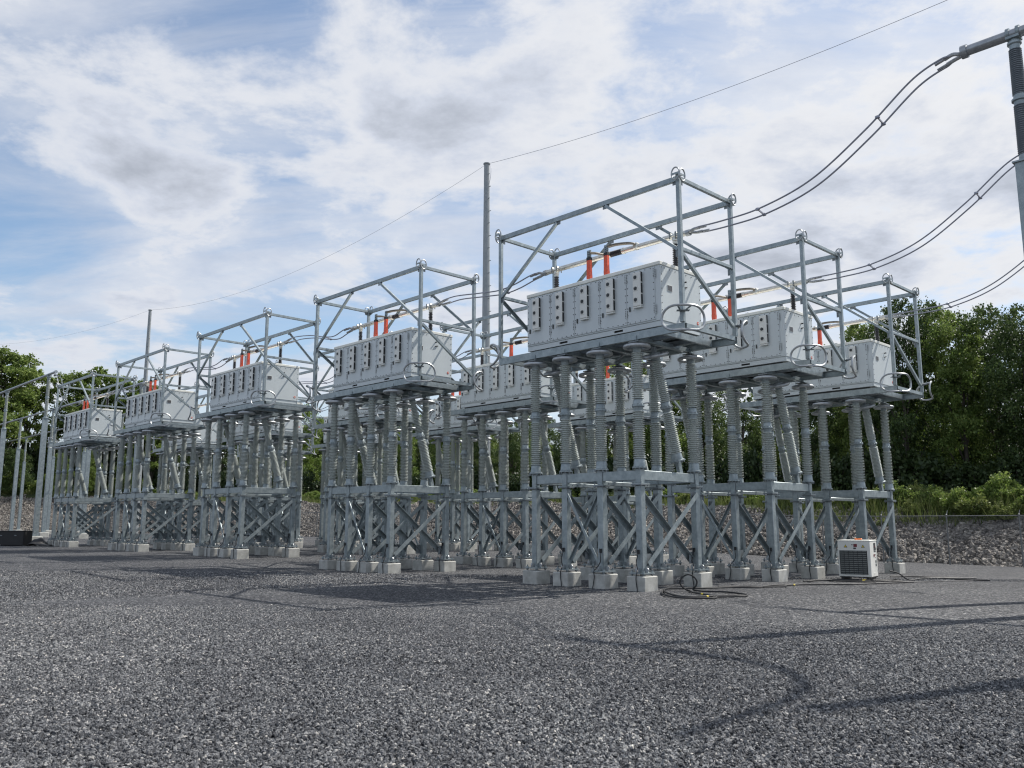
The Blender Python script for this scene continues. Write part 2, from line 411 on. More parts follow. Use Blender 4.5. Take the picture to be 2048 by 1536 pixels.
def make_platform():
    t = thing('equipment_platform', 'x', 'platform', 0, 0, 0, 'raised equipment platforms on grey insulators')
    for j, sy in enumerate((-1, 1)):
        for i, cx in enumerate(CXS):
            lo = (cx, sy*CYS, 0)
            ob('concrete_pier', ME['pier'], t, lo)
            c = ob('column', ME['col'], t, lo)
            ob('base_plate', ME['base'], c)
            if (sy < 0 and i >= 1) or (sy > 0 and i == 3): ob('ground_lead', ME['lead1' if i % 2 else 'lead2'], c)
            n = ob('insulator', ME['ins'], t, (cx, sy*CYS, 2.935), rotz=.3*i)
            ob('corona_ring', ME['ring'], n, (0, 0, 3.03))
            mb = MB()
            mb.box((cx, sy*CYS, 6.085), (.30, .30, .03), 'galv_dark')
            for a in (-1, 1): mb.beam((cx+a*.03, sy*CYS, 6.06), (cx+a*.03, sy*CYS, 6.16), .02, .16, 'galv')
            ob('mounting_foot', mb.mesh('mounting_foot'), t)
    # frame beams over the columns
    for sy in (-1, 1):
        for a, b in zip(CXS[:-1], CXS[1:]):
            ob('frame_beam', one('beam', (a+.084, sy*CYS, 2.765), (b-.084, sy*CYS, 2.765), .11, .235, 'galv', ch=.008).mesh('frame_beam'), t)
    for cx in (CXS[0], CXS[3]):
        ob('frame_beam', one('beam', (cx, -CYS+.084, 2.765), (cx, CYS-.084, 2.765), .11, .235, 'galv', ch=.008).mesh('frame_beam'), t)
    for cx in CXS[1:3]:
        ob('frame_beam', one('beam', (cx, -CYS+.10, 2.60), (cx, CYS-.10, 2.60), .11, .10, 'galv', ch=.008).mesh('frame_beam'), t)
    # crossed bracing between each front and rear column
    for cx in CXS:
        for sx, (za, zb) in ((-.085, (2.36, .62)), (.085, (.62, 2.36))):
            mb = MB(); mb.angle((cx+sx, -CYS+.09, za), (cx+sx, CYS-.09, zb), .125, 'galv', up=(1 if sx > 0 else -1, 0, 0))
            for sy, zz in ((-1, za), (1, zb)): mb.box((cx+sx*.72, sy*(CYS-.17), zz+(.10 if zz < 1 else -.10)), (.012, .20, .30), 'galv_dark')
            ob('cross_brace', mb.mesh('cross_brace'), t)
    for sy in (-1, 1):
        for sgn, (za, zb) in ((-.03, (2.36, .62)), (.03, (.62, 2.36))):
            mb = MB(); mb.angle((CXS[1]+.09, sy*CYS+sgn, za), (CXS[2]-.09, sy*CYS+sgn, zb), .075, 'galv', up=(0, 1 if sgn > 0 else -1, 0), t=.009)
            ob('cross_brace', mb.mesh('cross_brace'), t)
    # raking insulators at both ends
    for cx in (CXS[0]+.02, CXS[3]-.02):
        b0, b1 = Vector((cx, .56, 2.885)), Vector((cx, -.47, 6.12)); d = (b1-b0).normalized()
        n = ob('raking_insulator', ME['diag'], t); n.location = b0+d*.33
        n.rotation_euler = d.to_track_quat('Z', 'X').to_euler()
        ob('corona_ring', ME['ring'], n, (0, 0, 2.79))
        mb = MB(); mb.beam(b0-d*.02, b0+d*.33, .13, .10, 'galv', up=(1, 0, 0)); mb.box(b0+d*.32, (.3, .3, .02), 'galv', d.to_track_quat('Z', 'X').to_matrix())
        ob('raking_foot', mb.mesh('raking_foot'), t)
        e = b0+d*3.19
        mb = MB(); mb.beam(e, e+d*.16, .10, .10, 'galv_dark', up=(1, 0, 0))
        ob('raking_head', mb.mesh('raking_head'), t)
    # deck
    mb = MB()
    for sy in (-1, 1):
        y = sy*CW
        mb.beam((-CL-.05, y, 6.265), (CL+.05, y, 6.265), .012, .20, 'galv')
        mb.beam((-CL-.05, y-sy*.045, 6.359), (CL+.05, y-sy*.045, 6.359), .078, .012, 'galv')
        mb.beam((-CL-.05, y-sy*.045, 6.171), (CL+.05, y-sy*.045, 6.171), .078, .012, 'galv')
    for sx in (-1, 1):
        mb.beam((sx*CL, -CW+.09, 6.30), (sx*CL, CW-.09, 6.30), .10, .11, 'galv')
    ob('deck_frame', mb.mesh('deck_frame'), t)
    mb = MB()
    for cx in CXS:
        mb.beam((cx, -CW-.12, 6.105+.03), (cx, CW+.12, 6.135), .14, .012, 'galv'); mb.beam((cx, -CW-.02, 6.205), (cx, CW+.02, 6.205), .012, .12, 'galv')
    for x in (-2.5, 2.5): mb.beam((x, -CW+.09, 6.27), (x, CW-.09, 6.27), .08, .16, 'galv')
    ob('cross_bearer', mb.mesh('cross_bearer'), t)
    mb = MB()
    for y in (-.45, .45): mb.beam((-2.46, y, 6.28), (2.46, y, 6.28), .10, .12, 'galv_dark')
    mb.beam((-1.69, -.9, 6.235), (.5, .9, 6.235), .07, .02, 'galv_dark'); mb.beam((1.69, -.9, 6.20), (-.5, .9, 6.20), .07, .02, 'galv_dark')
    ob('stringer', mb.mesh('stringer'), t)
    # cage
    for sx in (-1, 1):
        for sy in (-1, 1):
            x, y = sx*CL, sy*CW
            mb = MB(); mb.beam((x, y, 6.372), (x, y, HT+.09), .105, .105, 'galv', ch=.008)
            mb.box((x-sx*.09, y-sy*.0, HT-.09), (.16, .014, .16), 'galv_dark'); mb.box((x, y-sy*.09, HT-.09), (.014, .16, .16), 'galv_dark')
            mb.box((x-sx*.075, y, HM-.08), (.13, .014, .26), 'galv_dark')
            ob('cage_post', mb.mesh('cage_post'), t)
            a = math.atan2(sy, sx)
            ob('corner_loop', ME['bigloop'], t, (x+.03*sx, y+.03*sy, HP+.17), a)
            ob('corner_ring', ME['topring'], t, (x+.12*sx, y, HT+.03), 0 if sx > 0 else PI)
            ob('corner_ring', ME['topring'], t, (x, y+.12*sy, HT+.07), sy*PI/2)
    for sy in (-1, 1):
        ob('cage_rail', one('beam', (-CL+.054, sy*CW, HT-.03), (CL-.054, sy*CW, HT-.03), .085, .135, 'galv', ch=.006).mesh('cage_rail'), t)
        for sx in (-1, 1):
            mb = MB(); mb.angle((sx*(CL-.06), sy*(CW+.012), HM-.04), (sx*.88, sy*(CW+.012), HT-.12), .075, 'galv', up=(0, sy, 0), t=.010)
            mb.box((sx*.88, sy*CW, HT-.13), (.22, .014, .12), 'galv_dark')
            ob('cage_brace', mb.mesh('cage_brace'), t)
    for sx in (-1, 1):
        for z, hh in ((HT-.02, .10), (HM-.03, .09)):
            ob('cage_rail', one('beam', (sx*CL, -CW+.054, z), (sx*CL, CW-.054, z), .085, hh, 'galv', ch=.006).mesh('cage_rail'), t)
        mb = MB(); mb.angle((sx*CL, -CW+.07, HM-.14), (sx*CL, CW-.07, 6.62), .08, 'galv', up=(sx, 0, 0), t=.010)
        ob('cage_brace', mb.mesh('cage_brace'), t)
    return t

# ================================================================== THE CABINET ON TOP
BX, BY = 2.36, .89
Z0 = 6.375
def make_cabinet():
    t = thing('equipment_cabinet', 'x', 'cabinet', 0, 0, Z0, 'pale grey equipment cabinets')
    def zz(z): return z-Z0
    mb = MB()
    for sy in (-1, 1):
        # skid side rail with two lifting pockets
        y = sy*(BY-.03)
        for a, b in ((-BX+.01, -1.12), (-.82, .82), (1.12, BX-.01)): mb.beam((a, y, zz(6.545)), (b, y, zz(6.545)), .02, .13, 'paint')
        for a in (-.97, .97):
            mb.beam((a-.15, y, zz(6.499)), (a+.15, y, zz(6.499)), .02, .038, 'paint'); mb.beam((a-.15, y, zz(6.592)), (a+.15, y, zz(6.592)), .02, .036, 'paint')
            mb.box((a, sy*(BY-.09), zz(6.545)), (.31, .02, .10), 'void')
        mb.beam((-BX+.2, sy*(BY-.10), zz(6.428)), (BX-.2, sy*(BY-.10), zz(6.428)), .08, .10, 'void')
    for sx in (-1, 1): mb.beam((sx*(BX-.03), -BY+.045, zz(6.545)), (sx*(BX-.03), BY-.045, zz(6.545)), .02, .13, 'paint')
    ob('skid', mb.mesh('skid'), t)
    mb = MB(); mb.box((0, 0, zz(7.335)), (2*BX, 2*BY, 1.44), 'paint', ch=.012)
    for sx in (-1, 1):                                                     # fixings round the end panels
        for i in range(8):
            for y in (-BY+.05, BY-.05): mb.cyl((sx*BX, y, zz(6.70+i*.185)), (sx*(BX+.008), y, zz(6.70+i*.185)), .013, 6, 'void')
        for i in range(7): mb.cyl((sx*BX, -.72+i*.24, zz(7.99)), (sx*(BX+.008), -.72+i*.24, zz(7.99)), .013, 6, 'void')
    ob('body', mb.mesh('body'), t)
    mb = MB(); mb.box((-BX/2-.003, 0, zz(8.105)), (BX-.006+.02, 2*BY+.05, .10), 'trim', ch=.012); mb.box((BX/2+.003, 0, zz(8.105)), (BX-.006+.02, 2*BY+.05, .10), 'trim', ch=.012)
    for x, y in ((.95, -.6), (-1.75, -.6), (.95, .6), (-1.75, .6)):
        mb.beam((x-.03, y, zz(8.15)), (x-.03, y, zz(8.25)), .02, .05, 'galv'); mb.beam((x+.03, y, zz(8.15)), (x+.03, y, zz(8.25)), .02, .05, 'galv'); mb.cyl((x-.05, y, zz(8.22)), (x+.05, y, zz(8.22)), .014, 8, 'galv')
    ob('roof', mb.mesh('roof'), t)
    dw = .905; x0 = -BX+.035
    for sy in (-1, 1):
        dm = MB(); hw = dw/2
        dm.box((0, -.010, 0), (dw-.012, .020, 1.375), 'paint', ch=.004)
        for i in range(8):
            for x in (-hw+.035, hw-.035): dm.cyl((x, -.020, -.63+i*.18), (x, -.029, -.63+i*.18), .013, 6, 'void')
        for i in range(5):
            for z in (-.655, .655): dm.cyl((-hw+.1+i*.17, -.020, z), (-hw+.1+i*.17, -.029, z), .012, 6, 'void')
        dmesh = dm.mesh('door')
        hm = MB()
        for dx in (-.028, .028):
            hm.box((dx, -.0225, 0), (.030, .004, .23), 'paint')
            for k in range(5): hm.box((dx, -.026, -.08+k*.042), (.017, .008, .024), 'mesh_dark')
        hm.cyl((0, -.026, -.12), (0, -.026, .12), .014, 8, 'paint')
        hmesh = hm.mesh('hinge')
        fm = MB(); fm.box((0, -.055, 0), (.255, .095, .90), 'white', ch=.014)
        for k in (-1, 0, 1):
            z = k*.295+.02
            fm.box((-.03, -.105, z), (.135, .012, .135), 'white', ch=.008)
            fm.lathe([(.050, 0), (.050, .006)], 16, 'void', Matrix.Translation((-.03, -.111, z)) @ Matrix.Rotation(PI/2, 4, 'X'))
            fm.lathe([(.026, 0), (.02, .01)], 12, 'mesh_dark', Matrix.Translation((-.03, -.116, z)) @ Matrix.Rotation(PI/2, 4, 'X'))
            for q in range(3): fm.beam((-.085, -.119, z-.03+q*.03), (.025, -.119, z-.03+q*.03), .004, .004, 'galv_dark')
            fm.box((.129, -.055, z), (.012, .060, .262), 'void')
        fm.box((0, -.052, -.47), (.255, .085, .03), 'white')
        fmesh = fm.mesh('fan_unit')
        lm = MB(); lm.box((0, -.035, 0), (.03, .03, .12), 'mesh_dark'); lm.box((.1, -.024, -.02), (.05, .006, .05), 'white')
        lmesh = lm.mesh('latch')
        for i in range(5):
            cx = x0+dw*(i+.5)
            if i == 4: pass
            d = ob('door', dmesh, t, (cx, sy*(BY+.001), zz(7.345)), 0 if sy < 0 else PI)
            if sy < 0:
                ob('fan_unit', fmesh, d, (-.05, -.02, .17)); [ob('hinge', hmesh, d, (hw-.005, 0, z)) for z in (.50, -.42)]; ob('latch', lmesh, d, (-hw+.11, 0, -.30))
            else:
                ob('fan_unit', fmesh, d, (-.05, -.02, .17)); [ob('hinge', hmesh, d, (hw-.005, 0, z)) for z in (.50, -.42)]; ob('latch', lmesh, d, (-hw+.11, 0, -.30))
    mb = MB(); mb.box((BX+.006, -.50, zz(7.50)), (.012, .20, .155), 'white'); mb.box((BX+.013, -.50, zz(7.50)), (.004, .18, .135), 'plate')
    ob('name_plate', mb.mesh('name_plate'), t)
    ob('cable_gland', one('cyl', (BX, .15, zz(7.78)), (BX+.07, .15, zz(7.78)), .022, 8, 'void').mesh('cable_gland'), t)
    mb = MB(); mb.beam((BX+.02, .12, zz(7.63)), (BX+.02, .24, zz(7.66)), .03, .03, 'void')
    ob('bracket', mb.mesh('bracket'), t)
    mb = MB(); mb.cyl((BX, .72, zz(6.78)), (BX+.008, .72, zz(6.78)), .045, 14, 'red'); mb.cyl((BX+.008, .72, zz(6.78)), (BX+.012, .72, zz(6.78)), .022, 10, 'white')
    ob('round_sticker', mb.mesh('round_sticker'), t)
    # live gear on the roof
    for x in (-2.06, 2.19):
        mb = MB(); zb = 8.155
        mb.lathe([(.11, zz(zb)), (.11, zz(zb+.03)), (.06, zz(zb+.05))], 14, 'galv')
        mb.lathe([(r, zz(z)) for r, z in shed_profile(zb+.05, zb+.70, .052, .046, 12)], 14, 'dark_ins', caps=False)
        mb.lathe([(.06, zz(zb+.69)), (.07, zz(zb+.76)), (.05, zz(zb+.79))], 12, 'bus')
        for v in range(0): pass
        m2 = mb
        mm = [Vector((a+x, b+.05, c)) for a, b, c in m2.v]; m2.v = [tuple(v) for v in mm]
        n = ob('post_insulator', m2.mesh('post_insulator'), t)
        mb = MB(); zc = zz(9.06)
        mb.beam((x-.13, .05, zc), (x+.13, .05, zc), .20, .07, 'bus', ch=.01); mb.beam((x, .05, zz(8.93)), (x, .05, zc), .10, .14, 'bus')
        for q in (-.09, .09): mb.cyl((x+q, -.06, zc+.03), (x+q, .16, zc+.03), .045, 8, 'bus')
        for q in (-.09, .09):
            for y in (-.06, .16): mb.cyl((x+q, y, zc-.09), (x+q, y, zc+.09), .016, 6, 'galv_dark')
        ob('bus_clamp', mb.mesh('bus_clamp'), t)
    ob('bus_tube', one('cyl', (-2.42, .05, zz(9.06)), (-.02, .05, zz(9.06)), .074, 18, 'bus').mesh('bus_tube'), t)
    ob('bus_tube', one('cyl', (.52, .05, zz(9.06)), (2.55, .05, zz(9.06)), .074, 18, 'bus').mesh('bus_tube'), t)
    mb = MB(); mb.lathe([(r, z) for r, z in shed_profile(0, .42, .052, .052, 12)], 14, 'dark_ins', Matrix.Translation((.04, .05, zz(9.06))) @ Matrix.Rotation(PI/2, 4, 'Y'), caps=False)
    for x in (-.02, .48): mb.lathe([(.085, 0), (.09, .02), (.09, .07), (.085, .09)], 14, 'bus', Matrix.Translation((x-.04, .05, zz(9.06))) @ Matrix.Rotation(PI/2, 4, 'Y'))
    ob('insulated_joint', mb.mesh('insulated_joint'), t)
    for x, zt in ((-.35, 9.09), (.27, 9.10)):
        y = -.45
        mb = MB()
        prof = [(8.155, .11, .09), (8.27, .112, .10), (8.36, .13, .11), (8.41, .145, .09), (8.47, .118, .105), (8.55, .13, .085), (8.62, .122, .095), (8.72, .128, .085), (8.86, .126, .085)]
        for (za, wa, da), (zb, wb, db) in zip(prof[:-1], prof[1:]):
            o = len(mb.v)
            vs = [(x+sx*w/2, y+sy*d/2, zz(z)) for z, w, d in ((za, wa, da), (zb, wb, db)) for sx, sy in ((-1, -1), (1, -1), (1, 1), (-1, 1))]
            mb.add(vs, [(0, 1, 5, 4), (1, 2, 6, 5), (2, 3, 7, 6), (3, 0, 4, 7)], 'red')
        b = ob('bushing', mb.mesh('bushing', 60), t)
        mb = MB(); mb.box((x, y, zz(8.90)), (.133, .092, .085), 'rubber'); mb.box((x, y, zz(zt-.05)), (.135, .03, .22), 'galv')
        for k in range(3):
            for q in (-.03, .03): mb.cyl((x+q, y-.035, zz(zt-.11+k*.055)), (x+q, y+.035, zz(zt-.11+k*.055)), .016, 6, 'galv_dark')
        ob('terminal', mb.mesh('terminal'), b)
    mb = MB()
    for k in range(3):
        o = -.03+k*.035
        mb.tube(spline([(.33, -.45+o, zz(9.10)), (.55, -.36+o, zz(9.13)), (.85, -.16+o, zz(9.14)), (.95, .02+o, zz(9.12)), (.93, .05+o, zz(9.10))], 5), .033, 8, 'braid')
        mb.tube(spline([(-.30, -.45+o, zz(9.06)), (-.22, -.30+o, zz(9.07)), (-.14, -.1+o, zz(9.06)), (-.10, .03+o, zz(9.07))], 5), .033, 8, 'braid')
    mb.box((.93, .04, zz(9.08)), (.14, .17, .18), 'bus', ch=.02); mb.box((-.11, .04, zz(9.07)), (.12, .17, .17), 'bus', ch=.02)
    ob('flexible_strap', mb.mesh('flexible_strap'), t)
    return t

plat, cab = make_platform(), make_cabinet()
index_kids()
LX = [0, -10.207, -20.519, -30.812, -41.111]
DZ = [0, -.03, .20, .215, .205]
LY = [0, 6.256, 12.397]
LINE = ['front line', 'middle line', 'back line']
ORD = ['first', 'second', 'third', 'fourth', 'last']
PLACE = ['end one nearest the tall bus post', 'second from the tall bus post', 'middle one of five', 'fourth from the tall bus post', 'end one beside the slim tapered posts']
for i in range(5):
    for j in range(3):
        if i == j == 0: p, c = plat, cab
        else: p, c = copy_tree(plat), copy_tree(cab)
        z = DZ[i]+[0, -.07, -.15][j]*(1 if i == 0 else .6 if i == 1 else 0)
        p.location = W(LX[i], LY[j], z); c.location = W(LX[i], LY[j], z+Z0)
        plc = ['end one nearest the tall bus post', 'second from the tall bus post', 'third of five', 'fourth from the tall bus post', 'end one beside the slim tapered posts'][i]
        p['label'] = 'caged steel platform on insulators, %s, %s' % (LINE[j], plc)
        c['label'] = 'pale grey cabinet with fan doors, %s, %s' % (LINE[j], plc)

# ================================================================== TWIN CONDUCTORS
def twin(name, label, group, pts, sep=.15, spacers=(), clamp=(True, True), fan=True, r=.021):
    """pts in station axes; the two wires lie sep to either side in Y"""
    p0 = pts[0]
    t = thing(name, label, 'power line', p0[0], p0[1], 0, group)
    loc = [Vector((p[0]-p0[0], p[1]-p0[1], p[2])) for p in pts]
    cur = spline(loc, 12); K = len(cur)
    for s in (-1, 1):
        path = []
        for i, q in enumerate(cur):
            f = min(1, .45+min(i, K-1-i)/6.) if fan else 1
            path.append(q+Vector((0, s*sep*f, -s*.03)))
        ob('conductor', one('tube', path, r, 8, 'cable').mesh('conductor'), t)
    for fr in spacers:
        q = cur[int(fr*(K-1))]; a, b = q+Vector((0, -sep, .03)), q+Vector((0, sep, -.03))
        mb = MB(); mb.beam(a, b, .025, .04, 'cable')
        for e in (a, b): mb.box(e, (.10, .065, .07), 'cable', ch=.014)
        ob('spacer', mb.mesh('spacer'), t)
    for e, on in ((0, clamp[0]), (-1, clamp[1])):
        if not on: continue
        q = cur[e]; q2 = cur[2] if e == 0 else cur[-3]; d = (q2-q).normalized()
        d2 = Vector((d.x, d.y, 0)).normalized()
        mb = MB(); bk = q-d2*.28
        mb.cyl(bk-d2*.03, bk+d2*.09, .085, 12, 'alum')
        for s in (-1, 1):
            w = q+Vector((0, s*sep*.45, -s*.03))
            mb.tube(spline([bk+d2*.06, bk+d2*.14+Vector((0, s*sep*.42, 0)), w-d*.02, w+d*.14], 4), .042, 8, 'alum')
            mb.tube([w+d*.10, w+d*.34], .030, 8, 'alum')
        ob('end_fitting', mb.mesh('end_fitting'), t)
    return t
GZ2 = [0, -.03, .20, .215, .205]
for j in range(3):
    y = LY[j]+.05
    dzr = [0, -.07, -.15][j]
    pts = [(2.86, y, 9.05+dzr), (3.7, y, 9.02+dzr*.8), (4.8, y, 9.07+dzr*.7), (6.1, y, 9.40+dzr*.4), (7.39, y, 10.15+dzr*.2), (8.5, y, 10.95), (9.25, y, 11.20)]
    twin('twin_conductor', 'twin cable sweeping up from the %s cabinets to its bus post' % LINE[j], 'twin cables rising to the bus posts', pts, .15, (.32, .72))
    for i in range(4):
        xa, xb = LX[i]-2.75, LX[i+1]+2.86; za, zb = 9.06+DZ[i], 9.06+DZ[i+1]
        pts = [(xb, y, zb), (xb+.8, y, zb+.03), (xb+2.0, y, zb-.10), (xb+2.9, y, zb*.6+za*.4-.20), (xa-1.0, y, za-.17), (xa-.35, y, za-.04), (xa, y, za)]
        twin('twin_conductor', 'twin cable of the %s between its %s and %s cabinets' % (LINE[j], ORD[i], ORD[i+1]), 'twin cables linking cabinets', pts, .13, (.55,))
    pts = [(-49.3, y, 11.75), (-48.6, y, 11.45), (-47.6, y, 10.2), (-46.4, y, 9.45), (-45.2, y, 9.2), (-43.9, y, 9.25)]
    twin('twin_conductor', 'thin twin cable dropping from the slim posts to the %s cabinets' % LINE[j], 'twin cables dropping from the slim posts', pts, .13, (), r=.014)

# ================================================================== BUS POSTS AND TUBES
def bus_post(base, top, wid, ins_top, insm, label, x, y, zg, group, tw=None):
    t = thing('bus_post', label, 'post', x, y, zg, group)
    ob('concrete_pier', one('box', (0, 0, .10), (.75, .75, .66), 'concrete', ch=.03).mesh('post_pier'), t)
    mb = MB(); w1 = wid; w2 = tw or wid*.72
    vs = [(sx*w/2, sy*w/2, z) for z, w in ((base, w1), (top, w2)) for sx, sy in ((-1, -1), (1, -1), (1, 1), (-1, 1))]
    mb.add(vs, [(0, 1, 5, 4), (1, 2, 6, 5), (2, 3, 7, 6), (3, 0, 4, 7), (4, 5, 6, 7)], 'galv')
    mb.box((0, 0, base+.02), (w1+.22, w1+.22, .04), 'galv'); mb.box((0, 0, top+.015), (w2+.08, w2+.08, .03), 'galv')
    ob('steel_shaft', mb.mesh('steel_shaft', 20), t)
    mb = MB(); z0 = top+.03; h = ins_top-z0; zm = z0+h*.5
    mb.lathe([(.16, z0), (.16, z0+.03), (.12, z0+.05), (.115, z0+.14)], 16, 'galv')
    mb.lathe(shed_profile(z0+.13, zm-.10, .080, .077, 24), 16, insm, caps=False)
    mb.lathe([(.11, zm-.11), (.115, zm-.03), (.15, zm-.02), (.15, zm+.02), (.115, zm+.03), (.11, zm+.11)], 16, 'galv')
    mb.lathe(shed_profile(zm+.10, ins_top-.20, .077, .072, 24), 16, insm, caps=False)
    mb.lathe([(.095, ins_top-.21), (.10, ins_top-.12), (.13, ins_top-.10), (.13, ins_top-.06), (.09, ins_top-.04), (.09, ins_top)], 16, 'galv')
    ob('post_insulator', mb.mesh('post_insulator'), t)
    mb = MB(); mb.box((0, 0, ins_top+.03), (.24, .26, .05), 'galv')
    for a in (-.09, .09): mb.lathe([(.135, -.03), (.135, .03)], 14, 'galv', Matrix.Translation((a, 0, ins_top+.14)) @ Matrix.Rotation(PI/2, 4, 'Y'))
    ob('tube_clamp', mb.mesh('tube_clamp'), t)
    return t
def bus_tube(label, pts, r, x, y, group, bend=8):
    t = thing('bus_pipe', label, 'pipe', x, y, 0, group)
    loc = [Vector((p[0]-x, p[1]-y, p[2])) for p in pts]
    ob('pipe', one('tube', loc, r, 18, 'bus_g', rs=[r if abs(p.y) < .05 else .066 for p in loc]).mesh('pipe'), t)
    mb = MB(); a, b = loc[0], loc[1]; d = (b-a).normalized()
    mb.cyl(a-d*.02, a+d*.10, r*1.32, 16, 'bus_g')
    ob('end_collar', mb.mesh('end_collar'), t)
    return t
M['bus_g'] = mottled('weathered_tube', (.30, .32, .34), (.42, .44, .46), 7, .38, .7, 5, .1)
TG, PG = 'overhead bus pipes on the posts', 'square tapered bus posts with insulators'
for j in range(2):
    y = LY[j]+.05
    x = 10.40
    bus_post(.40, 8.52, .33, 11.11, 'blue_ins', ['tall steel bus post with blue grey insulator, cut by the picture edge', 'tall steel bus post of the middle line, beside the cut-off one'][j], x, y, 0, None, .32)
    pts = [(9.45, y, 11.24), (10.5, y, 11.24), (11.6, y, 11.24)]
    pts += [(x2, y+y2, 11.24) for x2, y2 in ((12.2, -.08), (12.7, -.28), (13.1, -.6), (13.45, -1.1), (13.62, -1.7))] if j == 0 else []
    pts += [(13.68, y-2.6, 11.24), (13.70, y-3.6, 11.24)] if j == 0 else [(16, y, 11.24), (19, y, 11.24)]
    bus_tube(['thick grey bus pipe on the tall post at the picture edge', 'thick grey bus pipe of the middle line on its tall post'][j], pts, .105, 9.45, y, None)
bus_post(.40, 8.52, .33, 11.11, 'blue_ins', 'tall steel bus post past the cut-off one, seen only by its shadow', 14.0, -1.9, 0, None, .32)
k = 0
POSTX = {0: [-50.9, -61.4], 1: [-50.4, -60.9, -71.2, -81.5], 2: [-50.4, -60.7, -71.0, -81.2, -91.4, -102.6]}
for j in range(3):
    for q, x in enumerate(POSTX[j]):
        y = LY[j]+.05; zg = gnd(x, y)
        bus_post(.40, 8.55, .31, 11.45, 'porcelain', 'slim tapered post with grey insulator, %s, %s counted from the cabinets' % (LINE[j], ['first', 'second', 'third', 'fourth', 'fifth', 'sixth'][q]), x, y, zg, PG, .30)
    y = LY[j]+.05
    bus_tube('long level bus pipe carried by the slim posts of the %s' % LINE[j], [(-49.4, y, 11.98), (-75, y, 12.0), (POSTX[j][-1]-(10 if j else 8), y, 12.05)], .085, -49.4, y, 'bus pipes on the slim posts')

# ================================================================== MASTS AND STATIC WIRE
def mast(x, y, h, label, r0=.36, r1=.19):
    t = thing('lightning_mast', label, 'mast', x, y, gnd(x, y), 'tall lightning masts')
    mb = MB(); mb.lathe([(r0, -.2), (r0, .3), (r1+(r0-r1)*.5, h*.5), (r1, h-.05), (r1*1.25, h-.05), (r1*1.25, h+.03)], 12, 'mast')
    ob('shaft', mb.mesh('shaft', 25), t)
    mb = MB()
    for i in range(26):
        z = 3+i*.86
        if z < h-.5:
            rr = r0+(r1-r0)*z/h; a = -.2 if i % 2 else .12
            mb.cyl((rr*math.cos(a)*.98, rr*math.sin(a)*.98, z), ((rr+.16)*math.cos(a), (rr+.16)*math.sin(a), z), .022, 6, 'galv_dark')
    ob('step_bolts', mb.mesh('step_bolts'), t)
    mb = MB(); mb.tube(spline([(r1, 0, h-.1), (r1+.16, .05, h-.4), (r1+.17, 0, h-1.1), (r1+.02, 0, h-1.5)], 5), .014, 6, 'cable')
    ob('wire_tail', mb.mesh('wire_tail'), t)
    return t
M['mast'] = mottled('mast_steel', (.25, .275, .29), (.34, .36, .375), 2.5, .55, .4, 6, .1)
mast(-25.71, 18.8, 25.3, 'tall dark mast rising behind the middle cabinets, the taller looking of two')
mast(-82.7, 18.8, 25.3, 'slim mast far off between trees and cabinets', .34, .17)
def wire(name, label, a, b, sag, r=.013):
    pts = []
    for i in range(41):
        t = i/40; p = Vector(a).lerp(Vector(b), t); p.z -= 4*sag*t*(1-t); pts.append(p-Vector(a))
    o = ob(name, one('tube', pts, r, 6, 'cable').mesh(name)); o.location = W(*a); o.rotation_euler = (0, 0, -YAW)
    return tag(o, label, 'wire', 'static wires between the masts')
wire('static_wire', 'thin wire climbing from the tall mast out over the yard', (-25.71, 18.8, 25.5), (25, 18.8, 25.4), 1.7)
wire('static_wire', 'thin sagging wire strung between the two masts', (-25.71, 18.8, 25.5), (-82.7, 18.8, 25.7), 2.3, .010)
wire('static_wire', 'faint wire running on from the slim far mast', (-82.7, 18.8, 25.7), (-113.5, 7.65, 24.65), 1.2, .008)

